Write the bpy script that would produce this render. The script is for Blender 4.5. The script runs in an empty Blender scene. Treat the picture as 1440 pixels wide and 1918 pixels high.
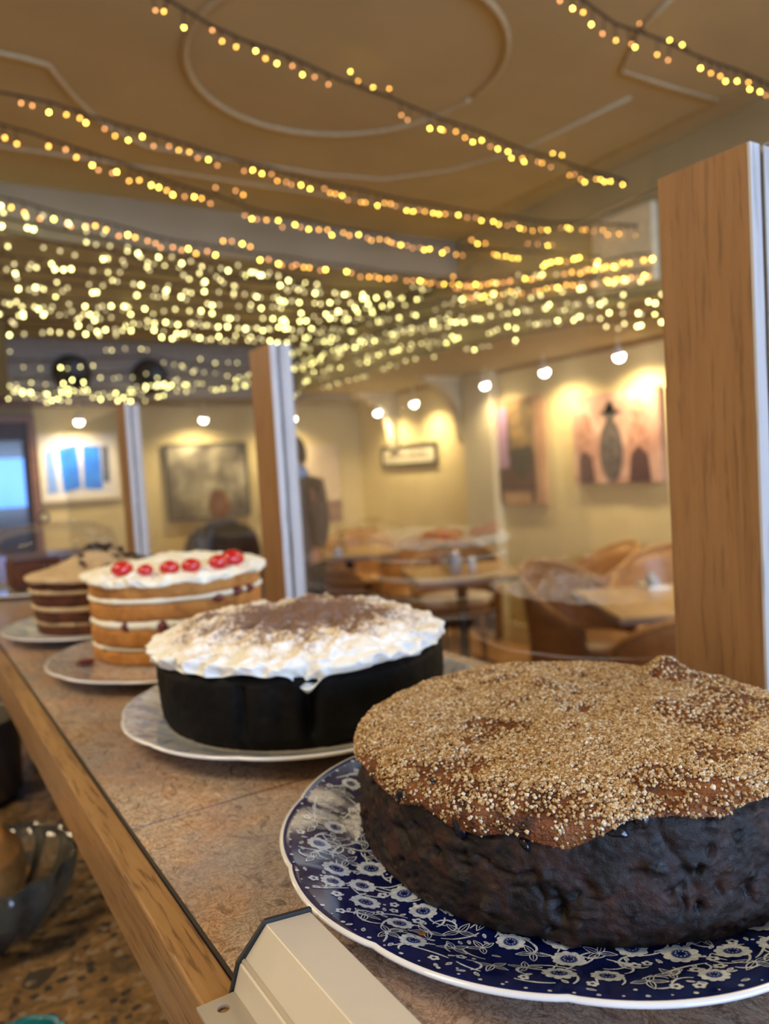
import bpy, math, random
import numpy as np
from mathutils import Vector, Matrix
R = random.Random(7)
NR = np.random.default_rng(11)
C = bpy.context.scene.collection
PI = math.pi
H = 1.39            # eye height of the camera; the shelf top is 0.19 below it
SH = 1.20           # shelf top
def rad(d): return math.radians(d)

# ------------------------------------------------------------------ helpers
class MB:
    def __init__(s): s.v = []; s.f = []; s.m = []; s.n = 0
    def add(s, v, f, mi=0):
        v = [tuple(map(float, p)) for p in v]
        s.v += v
        s.f += [tuple(i + s.n for i in q) for q in f]
        s.m += [mi] * len(f); s.n += len(v); return s
    def box(s, a, b, mi=0, rot=None, piv=None):
        x0, y0, z0 = a; x1, y1, z1 = b
        v = [(x0,y0,z0),(x1,y0,z0),(x1,y1,z0),(x0,y1,z0),(x0,y0,z1),(x1,y0,z1),(x1,y1,z1),(x0,y1,z1)]
        if rot is not None:
            p = Vector(piv if piv else ((x0+x1)/2,(y0+y1)/2,(z0+z1)/2))
            v = [tuple(rot @ (Vector(q) - p) + p) for q in v]
        return s.add(v, [(0,3,2,1),(4,5,6,7),(0,1,5,4),(1,2,6,5),(2,3,7,6),(3,0,4,7)], mi)
    def lathe(s, prof, n=48, c=(0,0,0), mi=0, a0=0, a1=2*PI, rf=None):
        full = abs(a1 - a0 - 2*PI) < 1e-6
        m = n if full else n + 1
        v = []
        for r, z in prof:
            for i in range(m):
                a = a0 + (a1 - a0) * i / n
                q = r * (rf(a) if rf else 1)
                v.append((c[0] + q*math.cos(a), c[1] + q*math.sin(a), c[2] + z))
        f = []
        for j in range(len(prof) - 1):
            for i in range(n):
                k = (i + 1) % m
                f.append((j*m+i, j*m+k, (j+1)*m+k, (j+1)*m+i))
        return s.add(v, f, mi)
    def tube(s, pts, r, n=8, mi=0, cap=True):
        pts = [Vector(p) for p in pts]; rr = r if isinstance(r, (list, tuple)) else [r]*len(pts)
        v = []; f = []
        up = None
        for i, p in enumerate(pts):
            t = (pts[min(i+1, len(pts)-1)] - pts[max(i-1, 0)])
            t = t.normalized() if t.length > 1e-9 else Vector((0,0,1))
            if up is None:
                up = Vector((0,0,1)) if abs(t.z) < .9 else Vector((1,0,0))
            a = t.cross(up).normalized(); b = a.cross(t).normalized(); up = b
            for k in range(n):
                w = 2*PI*k/n
                v.append(tuple(p + a*math.cos(w)*rr[i] + b*math.sin(w)*rr[i]))
        for i in range(len(pts)-1):
            for k in range(n):
                l = (k+1) % n
                f.append((i*n+k, i*n+l, (i+1)*n+l, (i+1)*n+k))
        if cap:
            f.append(tuple(range(n-1, -1, -1))); f.append(tuple((len(pts)-1)*n + k for k in range(n)))
        return s.add(v, f, mi)
    def prism(s, poly, z0, z1, mi=0, axis='z'):
        n = len(poly)
        def mk(x, y, z): return (x, y, z) if axis == 'z' else ((x, z, y) if axis == 'y' else (z, x, y))
        v = [mk(x, y, z0) for x, y in poly] + [mk(x, y, z1) for x, y in poly]
        f = [tuple(range(n-1,-1,-1)), tuple(range(n, 2*n))] + [(i, (i+1)%n, n+(i+1)%n, n+i) for i in range(n)]
        return s.add(v, f, mi)
    def sphere(s, c, r, n=12, m=8, mi=0, sc=(1,1,1)):
        prof = [(math.sin(PI*j/m), -math.cos(PI*j/m)) for j in range(m+1)]
        v = []
        for a, z in prof:
            for i in range(n):
                w = 2*PI*i/n
                v.append((c[0]+r*a*math.cos(w)*sc[0], c[1]+r*a*math.sin(w)*sc[1], c[2]+r*z*sc[2]))
        f = [(j*n+i, j*n+(i+1)%n, (j+1)*n+(i+1)%n, (j+1)*n+i) for j in range(m) for i in range(n)]
        return s.add(v, f, mi)
    def build(s, name, mats, parent=None, smooth=False, bevel=0, loc=None):
        me = bpy.data.meshes.new(name)
        me.from_pydata(s.v, [], s.f)
        mats = mats if isinstance(mats, (list, tuple)) else [mats]
        for m in mats: me.materials.append(m)
        if len(mats) > 1: me.polygons.foreach_set('material_index', s.m)
        if smooth: me.polygons.foreach_set('use_smooth', [True]*len(s.f))
        me.update()
        o = bpy.data.objects.new(name, me); C.objects.link(o)
        if parent: o.parent = parent
        if loc: o.location = loc
        if bevel:
            b = o.modifiers.new('bevel', 'BEVEL'); b.width = bevel; b.segments = 2; b.limit_method = 'ANGLE'
        return o
def npmesh(name, V, F, mats, parent=None, mi=None, smooth=True):
    V = np.asarray(V, dtype=np.float32); F = np.asarray(F, dtype=np.int32)
    me = bpy.data.meshes.new(name); k = F.shape[1]
    me.vertices.add(len(V)); me.vertices.foreach_set('co', V.ravel())
    me.loops.add(F.size); me.loops.foreach_set('vertex_index', F.ravel())
    me.polygons.add(len(F)); me.polygons.foreach_set('loop_start', np.arange(0, F.size, k, dtype=np.int32))
    for m in (mats if isinstance(mats, (list, tuple)) else [mats]): me.materials.append(m)
    if mi is not None: me.polygons.foreach_set('material_index', np.asarray(mi, dtype=np.int32))
    if smooth: me.polygons.foreach_set('use_smooth', np.ones(len(F), dtype=bool))
    me.update(calc_edges=True); me.validate()
    o = bpy.data.objects.new(name, me); C.objects.link(o)
    if parent: o.parent = parent
    return o
def thing(name, label, cat, loc=(0,0,0), rz=0, group=None):
    o = bpy.data.objects.new(name, None); C.objects.link(o); o.empty_display_size = .05
    o.location = loc; o.rotation_euler = (0,0,rz); o['label'] = label; o['category'] = cat
    if group: o['group'] = group
    return o
def tag(o, label, cat, group=None):
    o['label'] = label; o['category'] = cat
    if group: o['group'] = group
    return o
def struct(o): o['kind'] = 'structure'; return o
def copy_tree(o, parent=None):
    c = o.copy(); C.objects.link(c)
    if parent: c.parent = parent
    for ch in [x for x in bpy.data.objects if x.parent == o]: copy_tree(ch, c)
    return c

# value noise in numpy
def _hash(ix, iy, iz, seed):
    h = (ix.astype(np.int64)*374761393 + iy.astype(np.int64)*668265263 + iz.astype(np.int64)*2147483647 + seed*1274126177) & 0xffffffff
    h = ((h ^ (h >> 13)) * 1274126177) & 0xffffffff
    h = h ^ (h >> 16)
    return (h & 0xffffff) / float(0xffffff)
def vnoise(P, scale, seed=0):
    Q = P*scale; I = np.floor(Q); F = Q - I; F = F*F*(3-2*F)
    r = 0
    for dx in (0,1):
        for dy in (0,1):
            for dz in (0,1):
                w = (F[:,0] if dx else 1-F[:,0])*(F[:,1] if dy else 1-F[:,1])*(F[:,2] if dz else 1-F[:,2])
                r = r + w*_hash(I[:,0]+dx, I[:,1]+dy, I[:,2]+dz, seed)
    return r*2-1
def fbm(P, scale, oct=4, seed=0):
    r = 0; a = 1; t = 0
    for i in range(oct):
        r = r + a*vnoise(P, scale*2**i, seed+i); t += a; a *= .5
    return r/t

# ------------------------------------------------------------------ materials
def newmat(name):
    m = bpy.data.materials.new(name); m.use_nodes = True
    nt = m.node_tree; b = nt.nodes['Principled BSDF']; return m, nt, b
def mat(name, col, rough=.6, metal=0, spec=.5, emit=None, es=0, trans=0, sss=0, coat=0, noise=None, bump=None):
    """noise=(scale, colour2, detail); bump=(scale, distance)"""
    m, nt, b = newmat(name)
    b.inputs['Base Color'].default_value = (*col, 1); b.inputs['Roughness'].default_value = rough
    b.inputs['Metallic'].default_value = metal; b.inputs['Specular IOR Level'].default_value = spec
    if emit: b.inputs['Emission Color'].default_value = (*emit, 1); b.inputs['Emission Strength'].default_value = es
    if trans: b.inputs['Transmission Weight'].default_value = trans
    if sss: b.inputs['Subsurface Weight'].default_value = sss; b.inputs['Subsurface Scale'].default_value = .01
    if coat: b.inputs['Coat Weight'].default_value = coat; b.inputs['Coat Roughness'].default_value = .1
    tc = nt.nodes.new('ShaderNodeTexCoord')
    if noise is None: noise = (30, tuple(c*.88 for c in col), 3)
    n = nt.nodes.new('ShaderNodeTexNoise'); n.inputs['Scale'].default_value = noise[0]; n.inputs['Detail'].default_value = noise[2]
    nt.links.new(tc.outputs['Object'], n.inputs['Vector'])
    r = nt.nodes.new('ShaderNodeValToRGB'); r.color_ramp.elements[0].position = .38; r.color_ramp.elements[1].position = .62
    r.color_ramp.elements[0].color = (*noise[1], 1); r.color_ramp.elements[1].color = (*col, 1)
    nt.links.new(n.outputs['Fac'], r.inputs['Fac']); nt.links.new(r.outputs['Color'], b.inputs['Base Color'])
    if bump:
        n2 = nt.nodes.new('ShaderNodeTexNoise'); n2.inputs['Scale'].default_value = bump[0]; n2.inputs['Detail'].default_value = 4
        nt.links.new(tc.outputs['Object'], n2.inputs['Vector'])
        bp = nt.nodes.new('ShaderNodeBump'); bp.inputs['Distance'].default_value = bump[1]
        nt.links.new(n2.outputs['Fac'], bp.inputs['Height']); nt.links.new(bp.outputs['Normal'], b.inputs['Normal'])
    return m
def ramp(nt, fac, stops):
    r = nt.nodes.new('ShaderNodeValToRGB'); e = r.color_ramp.elements
    while len(e) < len(stops): e.new(.5)
    for i, (p, c) in enumerate(stops): e[i].position = p; e[i].color = (*c, 1)
    nt.links.new(fac, r.inputs['Fac']); return r.outputs['Color']
def coords(nt, scale=(1,1,1), rot=(0,0,0)):
    tc = nt.nodes.new('ShaderNodeTexCoord'); mp = nt.nodes.new('ShaderNodeMapping')
    mp.inputs['Scale'].default_value = scale; mp.inputs['Rotation'].default_value = rot
    nt.links.new(tc.outputs['Object'], mp.inputs['Vector']); return mp.outputs['Vector']
def noise(nt, vec, scale, detail=4, dist=0, rough=.5):
    n = nt.nodes.new('ShaderNodeTexNoise'); n.inputs['Scale'].default_value = scale; n.inputs['Detail'].default_value = detail
    n.inputs['Distortion'].default_value = dist; n.inputs['Roughness'].default_value = rough
    nt.links.new(vec, n.inputs['Vector']); return n.outputs['Fac']
def mix(nt, fac, a, b, mode='MIX'):
    m = nt.nodes.new('ShaderNodeMix'); m.data_type = 'RGBA'; m.blend_type = mode
    for s, v in ((m.inputs[0], fac), (m.inputs[6], a), (m.inputs[7], b)):
        if isinstance(v, (int, float)): s.default_value = v
        elif isinstance(v, tuple): s.default_value = (*v, 1)
        else: nt.links.new(v, s)
    return m.outputs[2]
def bump(nt, b, h, dist, strength=1):
    bp = nt.nodes.new('ShaderNodeBump'); bp.inputs['Distance'].default_value = dist; bp.inputs['Strength'].default_value = strength
    nt.links.new(h, bp.inputs['Height']); nt.links.new(bp.outputs['Normal'], b.inputs['Normal'])
def wood(name, light, dark, axis='z', fine=1.0, rough=.42, knots=.5):
    m, nt, b = newmat(name)
    s = {'z': (1,1,.07), 'y': (1,.07,1), 'x': (.07,1,1)}[axis]
    v = coords(nt, s)
    a = noise(nt, v, 45*fine, 5, 1.2, .6); c = noise(nt, v, 260*fine, 3, .3, .6); d = noise(nt, v, 9*fine, 2, .8)
    col = ramp(nt, a, [(.3, dark), (.48, tuple((x*.6+y*.4) for x, y in zip(light, dark))), (.7, light)])
    g = ramp(nt, c, [(.36, tuple(x*.55 for x in dark)), (.47, (1,1,1))])
    col = mix(nt, knots, col, g, 'MULTIPLY')
    e = ramp(nt, d, [(.3, (.78,.74,.7)), (.7, (1.1,1.1,1.1))])
    col = mix(nt, .8, col, e, 'MULTIPLY')
    nt.links.new(col, b.inputs['Base Color']); b.inputs['Roughness'].default_value = rough
    bump(nt, b, c, .0003)
    return m
M = {}
M['oak'] = wood('oak_veneer', (.36,.19,.078), (.235,.115,.043), 'z', 1.0, .42, .3)
M['oakedge'] = wood('oak_edging', (.36,.20,.078), (.21,.105,.038), 'y', 1.6, .33, .55)
M['daylit'] = wood('daylit_edge', (.64,.62,.62), (.44,.42,.44), 'z', .7, .5, .35)  # pale tone puts cool daylight into the posts' narrow sides
M['ply'] = wood('bent_plywood', (.50,.27,.11), (.36,.18,.065), 'x', .25, .38, .3)
M['plydark'] = wood('dark_plywood', (.25,.11,.04), (.16,.07,.022), 'x', .3, .4, .3)
M['tabletop'] = wood('pale_tabletop', (.60,.42,.22), (.45,.29,.14), 'x', .25, .25, .2)
M['tableedge'] = mat('table_edge', (.16,.115,.12), .4)
M['metalblack'] = mat('black_metal', (.012,.012,.014), .4, .3)
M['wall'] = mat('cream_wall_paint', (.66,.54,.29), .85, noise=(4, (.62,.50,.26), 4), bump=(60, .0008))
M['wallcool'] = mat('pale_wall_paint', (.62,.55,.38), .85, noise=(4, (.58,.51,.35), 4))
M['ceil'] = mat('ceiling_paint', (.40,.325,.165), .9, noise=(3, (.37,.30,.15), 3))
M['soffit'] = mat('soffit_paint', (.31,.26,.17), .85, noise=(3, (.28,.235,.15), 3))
M['moulding'] = mat('moulding_paint', (.46,.37,.21), .7)
M['skirting'] = mat('cream_gloss_paint', (.80,.70,.48), .35)
M['floor'] = wood('oak_floorboards', (.50,.27,.11), (.34,.17,.06), 'y', .15, .35, .3)
M['white'] = mat('white_glaze', (.80,.80,.82), .12, coat=.5)
M['glassware'] = None
def thin_glass(name, tint=(1,1,1), refl=1.0, milk=0):
    m = bpy.data.materials.new(name); m.use_nodes = True; nt = m.node_tree; nt.nodes.clear()
    o = nt.nodes.new('ShaderNodeOutputMaterial'); t = nt.nodes.new('ShaderNodeBsdfTransparent'); g = nt.nodes.new('ShaderNodeBsdfGlossy')
    t.inputs['Color'].default_value = (*tint, 1); g.inputs['Roughness'].default_value = .02
    fr = nt.nodes.new('ShaderNodeFresnel'); fr.inputs['IOR'].default_value = 1.45
    ma = nt.nodes.new('ShaderNodeMath'); ma.operation = 'MULTIPLY'; ma.inputs[1].default_value = refl
    nt.links.new(fr.outputs[0], ma.inputs[0])
    mx = nt.nodes.new('ShaderNodeMixShader'); nt.links.new(ma.outputs[0], mx.inputs[0]); nt.links.new(t.outputs[0], mx.inputs[1]); nt.links.new(g.outputs[0], mx.inputs[2])
    if milk:
        df = nt.nodes.new('ShaderNodeBsdfDiffuse'); df.inputs[0].default_value = (.58,.53,.42,1); m2 = nt.nodes.new('ShaderNodeMixShader'); m2.inputs[0].default_value = milk
        nt.links.new(mx.outputs[0], m2.inputs[1]); nt.links.new(df.outputs[0], m2.inputs[2]); mx = m2
    nt.links.new(mx.outputs[0], o.inputs[0]); return m
M['pane'] = thin_glass('clear_pane', (.985,.985,.975), .32)
M['cutglass'] = thin_glass('cut_glass', (.95,.965,.94), 1.5, .06)
M['domeglass'] = thin_glass('dome_glass', (.99,.99,.995), .35)
M['bluepane'] = mat('lit_dusk_glass', (.02,.05,.15), .1, emit=(.03,.25,1), es=1.6)
def emitmat(name, col, s, sample=False):
    m = bpy.data.materials.new(name); m.use_nodes = True; nt = m.node_tree; nt.nodes.clear()
    o = nt.nodes.new('ShaderNodeOutputMaterial'); e = nt.nodes.new('ShaderNodeEmission')
    e.inputs[0].default_value = (*col, 1); e.inputs[1].default_value = s; nt.links.new(e.outputs[0], o.inputs[0])
    m.cycles.emission_sampling = 'AUTO' if sample else 'NONE'
    return m
BO = [emitmat('amber_bulb_bright', (1,.66,.10), 26), emitmat('amber_bulb', (1,.45,.08), 12), emitmat('amber_bulb_dim', (1,.42,.14), 6)]
BP = [emitmat('warm_white_bulb_bright', (1,.90,.32), 16), emitmat('warm_white_bulb', (1,.86,.36), 6), emitmat('warm_white_bulb_dim', (1,.84,.42), 2.6)]
M['lamp'] = emitmat('spot_bulb', (1,.93,.78), 30)

def stone_laminate():
    m, nt, b = newmat('stone_laminate'); v = coords(nt)
    w = noise(nt, v, 9, 3)
    a = noise(nt, coords(nt,(1.5,.8,1),(0,0,.5)), 62, 8, 2.6, .70); c = noise(nt, v, 15, 5, 1.0, .6); d = noise(nt, v, 75, 6, 3.5, .7)
    col = ramp(nt, a, [(.30, (.10,.075,.06)), (.42, (.25,.19,.145)), (.50, (.46,.37,.29)), (.57, (.30,.23,.18)), (.64, (.52,.44,.37)), (.78, (.38,.31,.27))])
    o = ramp(nt, c, [(.44, (0,0,0)), (.62, (1,1,1))])
    col = mix(nt, mixfac(nt, o, .38), col, (.56,.27,.09))
    vein = ramp(nt, d, [(.44, (1,1,1)), (.49, (.35,.22,.16)), (.54, (1,1,1))])
    col = mix(nt, .75, col, vein, 'MULTIPLY')
    blue = ramp(nt, w, [(.50, (0,0,0)), (.68, (1,1,1))])
    col = mix(nt, mixfac(nt, blue, .45), col, (.20,.20,.24))
    big = ramp(nt, noise(nt, v, 5, 3, .5), [(.35, (.95,.92,.90)), (.65, (1.35,1.34,1.33))]); col = mix(nt, 1.0, col, big, 'MULTIPLY')
    nt.links.new(col, b.inputs['Base Color']); b.inputs['Roughness'].default_value = .17
    bump(nt, b, a, .0006, .5); return m
def mixfac(nt, c, k):
    s = nt.nodes.new('ShaderNodeMath'); s.operation = 'MULTIPLY'; s.inputs[1].default_value = k
    nt.links.new(c, s.inputs[0]); return s.outputs[0]
M['stone'] = stone_laminate()
def terrazzo():
    m, nt, b = newmat('granite_worktop'); v = coords(nt)
    vo = nt.nodes.new('ShaderNodeTexVoronoi'); vo.inputs['Scale'].default_value = 42; nt.links.new(v, vo.inputs['Vector'])
    vs = nt.nodes.new('ShaderNodeTexVoronoi'); vs.inputs['Scale'].default_value = 150; nt.links.new(v, vs.inputs['Vector'])
    sp = nt.nodes.new('ShaderNodeSeparateColor'); nt.links.new(vo.outputs['Color'], sp.inputs[0])
    sp2 = nt.nodes.new('ShaderNodeSeparateColor'); nt.links.new(vs.outputs['Color'], sp2.inputs[0])
    a = noise(nt, v, 55, 8, 1.5, .7)
    base = ramp(nt, a, [(.3, (.07,.04,.02)), (.5, (.20,.12,.055)), (.62, (.32,.17,.06)), (.75, (.38,.27,.16))])
    k = ramp(nt, sp.outputs[0], [(.88, (0,0,0)), (.90, (1,1,1))])
    col = mix(nt, mixfac(nt, k, .85), base, (.035,.035,.032))
    k2 = ramp(nt, sp2.outputs[1], [(.86, (0,0,0)), (.88, (1,1,1))])
    col = mix(nt, mixfac(nt, k2, .6), col, (.34,.25,.17))
    k3 = ramp(nt, sp2.outputs[2], [(.88, (0,0,0)), (.9, (1,1,1))])
    col = mix(nt, mixfac(nt, k3, .8), col, (.03,.03,.03))
    nt.links.new(col, b.inputs['Base Color']); b.inputs['Roughness'].default_value = .3; return m
M['granite'] = terrazzo()
M['alu'] = mat('painted_aluminium', (.64,.585,.51), .38, .2, noise=(14, (.55,.50,.44), 6), bump=(300, .00005))
M['aluflat'] = mat('champagne_aluminium', (.50,.44,.36), .36, .35, noise=(14, (.45,.40,.33), 4))
M['seal'] = mat('black_rubber_seal', (.012,.012,.014), .5)
M['strip'] = mat('dark_metal_strip', (.10,.09,.085), .35, .7)
M['chrome'] = mat('chrome', (.75,.75,.75), .15, 1)

# cake materials
def cakebody(name, c0, c1, c2, rough=.5, sc=1, fine=False):
    m, nt, b = newmat(name); v = coords(nt)
    a = noise(nt, v, 38*sc, 6, .6, .6); c = noise(nt, v, 160*sc, 4)
    col = ramp(nt, a, [(.32, c0), (.52, c1), (.72, c2)])
    col = mix(nt, .5, col, ramp(nt, c, [(.3, (.6,.6,.6)), (.6, (1,1,1))]), 'MULTIPLY')
    nt.links.new(col, b.inputs['Base Color'])
    b.inputs['Roughness'].default_value = rough; b.inputs['Specular IOR Level'].default_value = .35
    bump(nt, b, c, .0008, .7)
    if fine == 'grain':
        vo = nt.nodes.new('ShaderNodeTexVoronoi'); vo.inputs['Scale'].default_value = 95; nt.links.new(v, vo.inputs['Vector'])
        k = ramp(nt, vo.outputs['Distance'], [(.20, (1,1,1)), (.34, (0,0,0))])
        sp = nt.nodes.new('ShaderNodeSeparateColor'); nt.links.new(vo.outputs['Color'], sp.inputs[0])
        g = ramp(nt, sp.outputs[0], [(.48, (0,0,0)), (.5, (1,1,1))])
        k = mix(nt, 1.0, k, g, 'MULTIPLY')
        col = mix(nt, k, col, (.0025,.0018,.0035)); nt.links.new(col, b.inputs['Base Color'])
        rg = ramp(nt, k, [(0, (.52,.52,.52)), (1, (.25,.25,.25))]); nt.links.new(rg, b.inputs['Roughness'])
        bump(nt, b, noise(nt, v, 300, 6, .4, .7), .0010, .8)
    elif fine: bump(nt, b, noise(nt, v, 750, 3), .0016, 1)
    return m
M['fruitcake'] = cakebody('dark_fruit_cake', (.002,.001,.001), (.014,.0050,.0038), (.060,.019,.011), .5, 1.7, 'grain')
M['dates'] = cakebody('caramel_crumb', (.03,.008,.003), (.19,.055,.016), (.30,.12,.035), .3, 1.6, True)
M['blackcake'] = cakebody('black_chocolate_cake', (.001,.0008,.0007), (.004,.0027,.0022), (.011,.0075,.006), .75)
M['blackcake'].node_tree.nodes['Principled BSDF'].inputs['Specular IOR Level'].default_value = .18
M['sponge'] = cakebody('golden_sponge', (.34,.13,.03), (.50,.21,.05), (.60,.30,.09), .8)
M['chocsponge'] = cakebody('chocolate_sponge', (.06,.016,.006), (.10,.028,.011), (.15,.045,.018), .8)
M['raisin'] = mat('glossy_raisin', (.006,.004,.008), .22)
M['jam'] = mat('dark_jam', (.12,.006,.010), .2, coat=.4)
M['cherry'] = mat('glace_cherry', (.55,.012,.014), .15, coat=.5, sss=.1)
M['cream'] = mat('whipped_cream', (.88,.84,.72), .55, sss=.15, noise=(20, (.84,.78,.62), 4), bump=(120, .0015))
M['coffeecream'] = mat('coffee_buttercream', (.58,.42,.24), .5, noise=(40, (.50,.34,.18), 4), bump=(150, .001))
M['chocbit'] = mat('chocolate_shaving', (.035,.014,.009), .4)
def crystal():
    m, nt, b = newmat('demerara_sugar')
    g = nt.nodes.new('ShaderNodeNewGeometry')
    col = ramp(nt, g.outputs['Random Per Island'], [(0, (.20,.085,.03)), (.22, (.42,.23,.09)), (.55, (.62,.40,.19)), (.82, (.82,.62,.38)), (1, (.98,.88,.70))])
    nt.links.new(col, b.inputs['Base Color']); b.inputs['Roughness'].default_value = .18
    b.inputs['Transmission Weight'].default_value = .25; b.inputs['IOR'].default_value = 1.5
    return m
M['sugar'] = crystal()
def cocoa_cream():
    m, nt, b = newmat('cream_dusted_with_cocoa'); v = coords(nt)
    tc = nt.nodes.new('ShaderNodeTexCoord'); sx = nt.nodes.new('ShaderNodeSeparateXYZ'); nt.links.new(tc.outputs['Object'], sx.inputs[0])
    # dusting lies on the top, densest towards the middle, patchy
    ln = nt.nodes.new('ShaderNodeVectorMath'); ln.operation = 'LENGTH'
    cb = nt.nodes.new('ShaderNodeCombineXYZ'); nt.links.new(sx.outputs[0], cb.inputs[0]); nt.links.new(sx.outputs[1], cb.inputs[1]); nt.links.new(cb.outputs[0], ln.inputs[0])
    mr = nt.nodes.new('ShaderNodeMapRange'); mr.inputs[1].default_value = .120; mr.inputs[2].default_value = .040; nt.links.new(ln.outputs['Value'], mr.inputs[0])
    n = noise(nt, v, 42, 5, .5, .65); f = noise(nt, v, 300, 3)
    a = nt.nodes.new('ShaderNodeMath'); a.operation = 'MULTIPLY_ADD'; nt.links.new(n, a.inputs[0]); a.inputs[1].default_value = 1.7; nt.links.new(mr.outputs[0], a.inputs[2])
    a2 = nt.nodes.new('ShaderNodeMath'); a2.operation = 'ADD'; nt.links.new(a.outputs[0], a2.inputs[0]); nt.links.new(f, a2.inputs[1])
    k = ramp(nt, a2.outputs[0], [(.0, (0,0,0)), (1, (1,1,1))])
    mr2 = nt.nodes.new('ShaderNodeMapRange'); mr2.inputs[1].default_value = 1.75; mr2.inputs[2].default_value = 2.15; nt.links.new(a2.outputs[0], mr2.inputs[0])
    mr3 = nt.nodes.new('ShaderNodeMapRange'); mr3.inputs[1].default_value = 1.42; mr3.inputs[2].default_value = 1.75; nt.links.new(a2.outputs[0], mr3.inputs[0])
    hz = nt.nodes.new('ShaderNodeMapRange'); hz.inputs[1].default_value = .055; hz.inputs[2].default_value = .066; nt.links.new(sx.outputs[2], hz.inputs[0])
    m1 = nt.nodes.new('ShaderNodeMath'); m1.operation = 'MULTIPLY'; nt.links.new(mr2.outputs[0], m1.inputs[0]); nt.links.new(hz.outputs[0], m1.inputs[1])
    m2 = nt.nodes.new('ShaderNodeMath'); m2.operation = 'MULTIPLY'; nt.links.new(mr3.outputs[0], m2.inputs[0]); nt.links.new(hz.outputs[0], m2.inputs[1])
    col = mix(nt, mixfac(nt, m2.outputs[0], .42), (.88,.86,.80), (.62,.40,.20))
    col = mix(nt, mixfac(nt, m1.outputs[0], .9), col, (.12,.045,.03))
    nt.links.new(col, b.inputs['Base Color']); b.inputs['Roughness'].default_value = .6
    b.inputs['Subsurface Weight'].default_value = .1; b.inputs['Subsurface Scale'].default_value = .008
    bump(nt, b, noise(nt, v, 150, 4), .002, .8); return m
M['cocoacream'] = cocoa_cream()
M['navy'] = mat('cobalt_glaze', (.004,.009,.085), .10, coat=.6, noise=(90, (.002,.005,.055), 3))
M['flower'] = mat('white_transfer', (.68,.72,.78), .12, coat=.6, noise=(500, (.45,.52,.66), 3))
M['navymid'] = mat('mid_blue_transfer', (.02,.04,.20), .10, coat=.6)
M['creambg'] = None
def plate_pattern(name, c0, c1, scale, p=.5):
    m, nt, b = newmat(name); v = coords(nt); a = noise(nt, v, scale, 5, 1.5, .7)
    nt.links.new(ramp(nt, a, [(p-.04, c0), (p+.04, c1)]), b.inputs['Base Color']); b.inputs['Roughness'].default_value = .12
    b.inputs['Coat Weight'].default_value = .5; return m
M['plateblue'] = plate_pattern('pale_blue_transfer', (.62,.62,.62), (.34,.40,.58), 32, .52)
M['plategrey'] = plate_pattern('speckled_brown_transfer', (.30,.24,.22), (.62,.58,.56), 260, .5)
M['platewell'] = plate_pattern('cream_transfer', (.66,.60,.50), (.52,.50,.50), 40, .58)

# ------------------------------------------------------------------ camera
cam = bpy.data.cameras.new('camera'); co = bpy.data.objects.new('camera', cam); C.objects.link(co)
yaw = rad(31.99); pit = rad(3.076); rol = rad(3.4)
Fh = Vector((math.sin(yaw), math.cos(yaw), 0)); Rt = Vector((math.cos(yaw), -math.sin(yaw), 0)); U = Vector((0,0,1))
Fw = Fh*math.cos(pit) - U*math.sin(pit); Up = Fh*math.sin(pit) + U*math.cos(pit)
cx = Rt*math.cos(rol) - Up*math.sin(rol); cy = Rt*math.sin(rol) + Up*math.cos(rol)
mw = Matrix.Identity(4)
for i in range(3): mw[i][0] = cx[i]; mw[i][1] = cy[i]; mw[i][2] = -Fw[i]
mw.translation = Vector((0,0,H)); co.matrix_world = mw
cam.sensor_fit = 'VERTICAL'; cam.sensor_height = 24; cam.lens = 24*1450/1918
cam.clip_start = .02; cam.clip_end = 60
cam.dof.use_dof = True; cam.dof.focus_distance = .30; cam.dof.aperture_fstop = .0181/.0031; cam.dof.aperture_blades = 0
bpy.context.scene.camera = co

# ------------------------------------------------------------------ room shell
Z = lambda z: H + z
def sbox(name, a, b, m, bev=0): return struct(MB().box(a, b).build(name, m, bevel=bev))
CE = Z(1.35)
sbox('floor', (-2.3,-3.1,-.05), (4.1,6.9,0), M['floor'])
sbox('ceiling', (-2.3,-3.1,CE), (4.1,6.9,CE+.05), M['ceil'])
sbox('wall_right', (4,-3.1,0), (4.1,6.9,CE), M['wall'])
sbox('wall_back', (.97,6.8,0), (4,6.9,CE), M['wall'])
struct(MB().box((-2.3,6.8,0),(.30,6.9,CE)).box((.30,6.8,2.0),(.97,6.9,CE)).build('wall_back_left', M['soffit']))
sbox('wall_left', (-2.3,-3.0,0), (-2.2,6.8,CE), M['wallcool'])
wf = MB().box((-2.2,-3.1,0),(4,-3.0,.95)).box((-2.2,-3.1,2.35),(4,-3.0,CE)).box((-2.2,-3.1,.95),(-.6,-3.0,2.35)).box((2.9,-3.1,.95),(4,-3.0,2.35))
struct(wf.build('wall_front', M['wallcool']))
w = MB()
for x in (-.6,.53,1.72,2.84): w.box((x,-3.07,.95),(x+.06,-3.01,2.35))
w.box((-.54,-3.068,.95),(2.84,-3.012,1.01)).box((-.54,-3.068,2.29),(2.84,-3.012,2.35))
wo = struct(w.build('window_1', M['skirting']))
MB().box((-.54,-3.045,1.01),(2.84,-3.04,2.29)).build('pane', M['pane'], wo)
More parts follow.
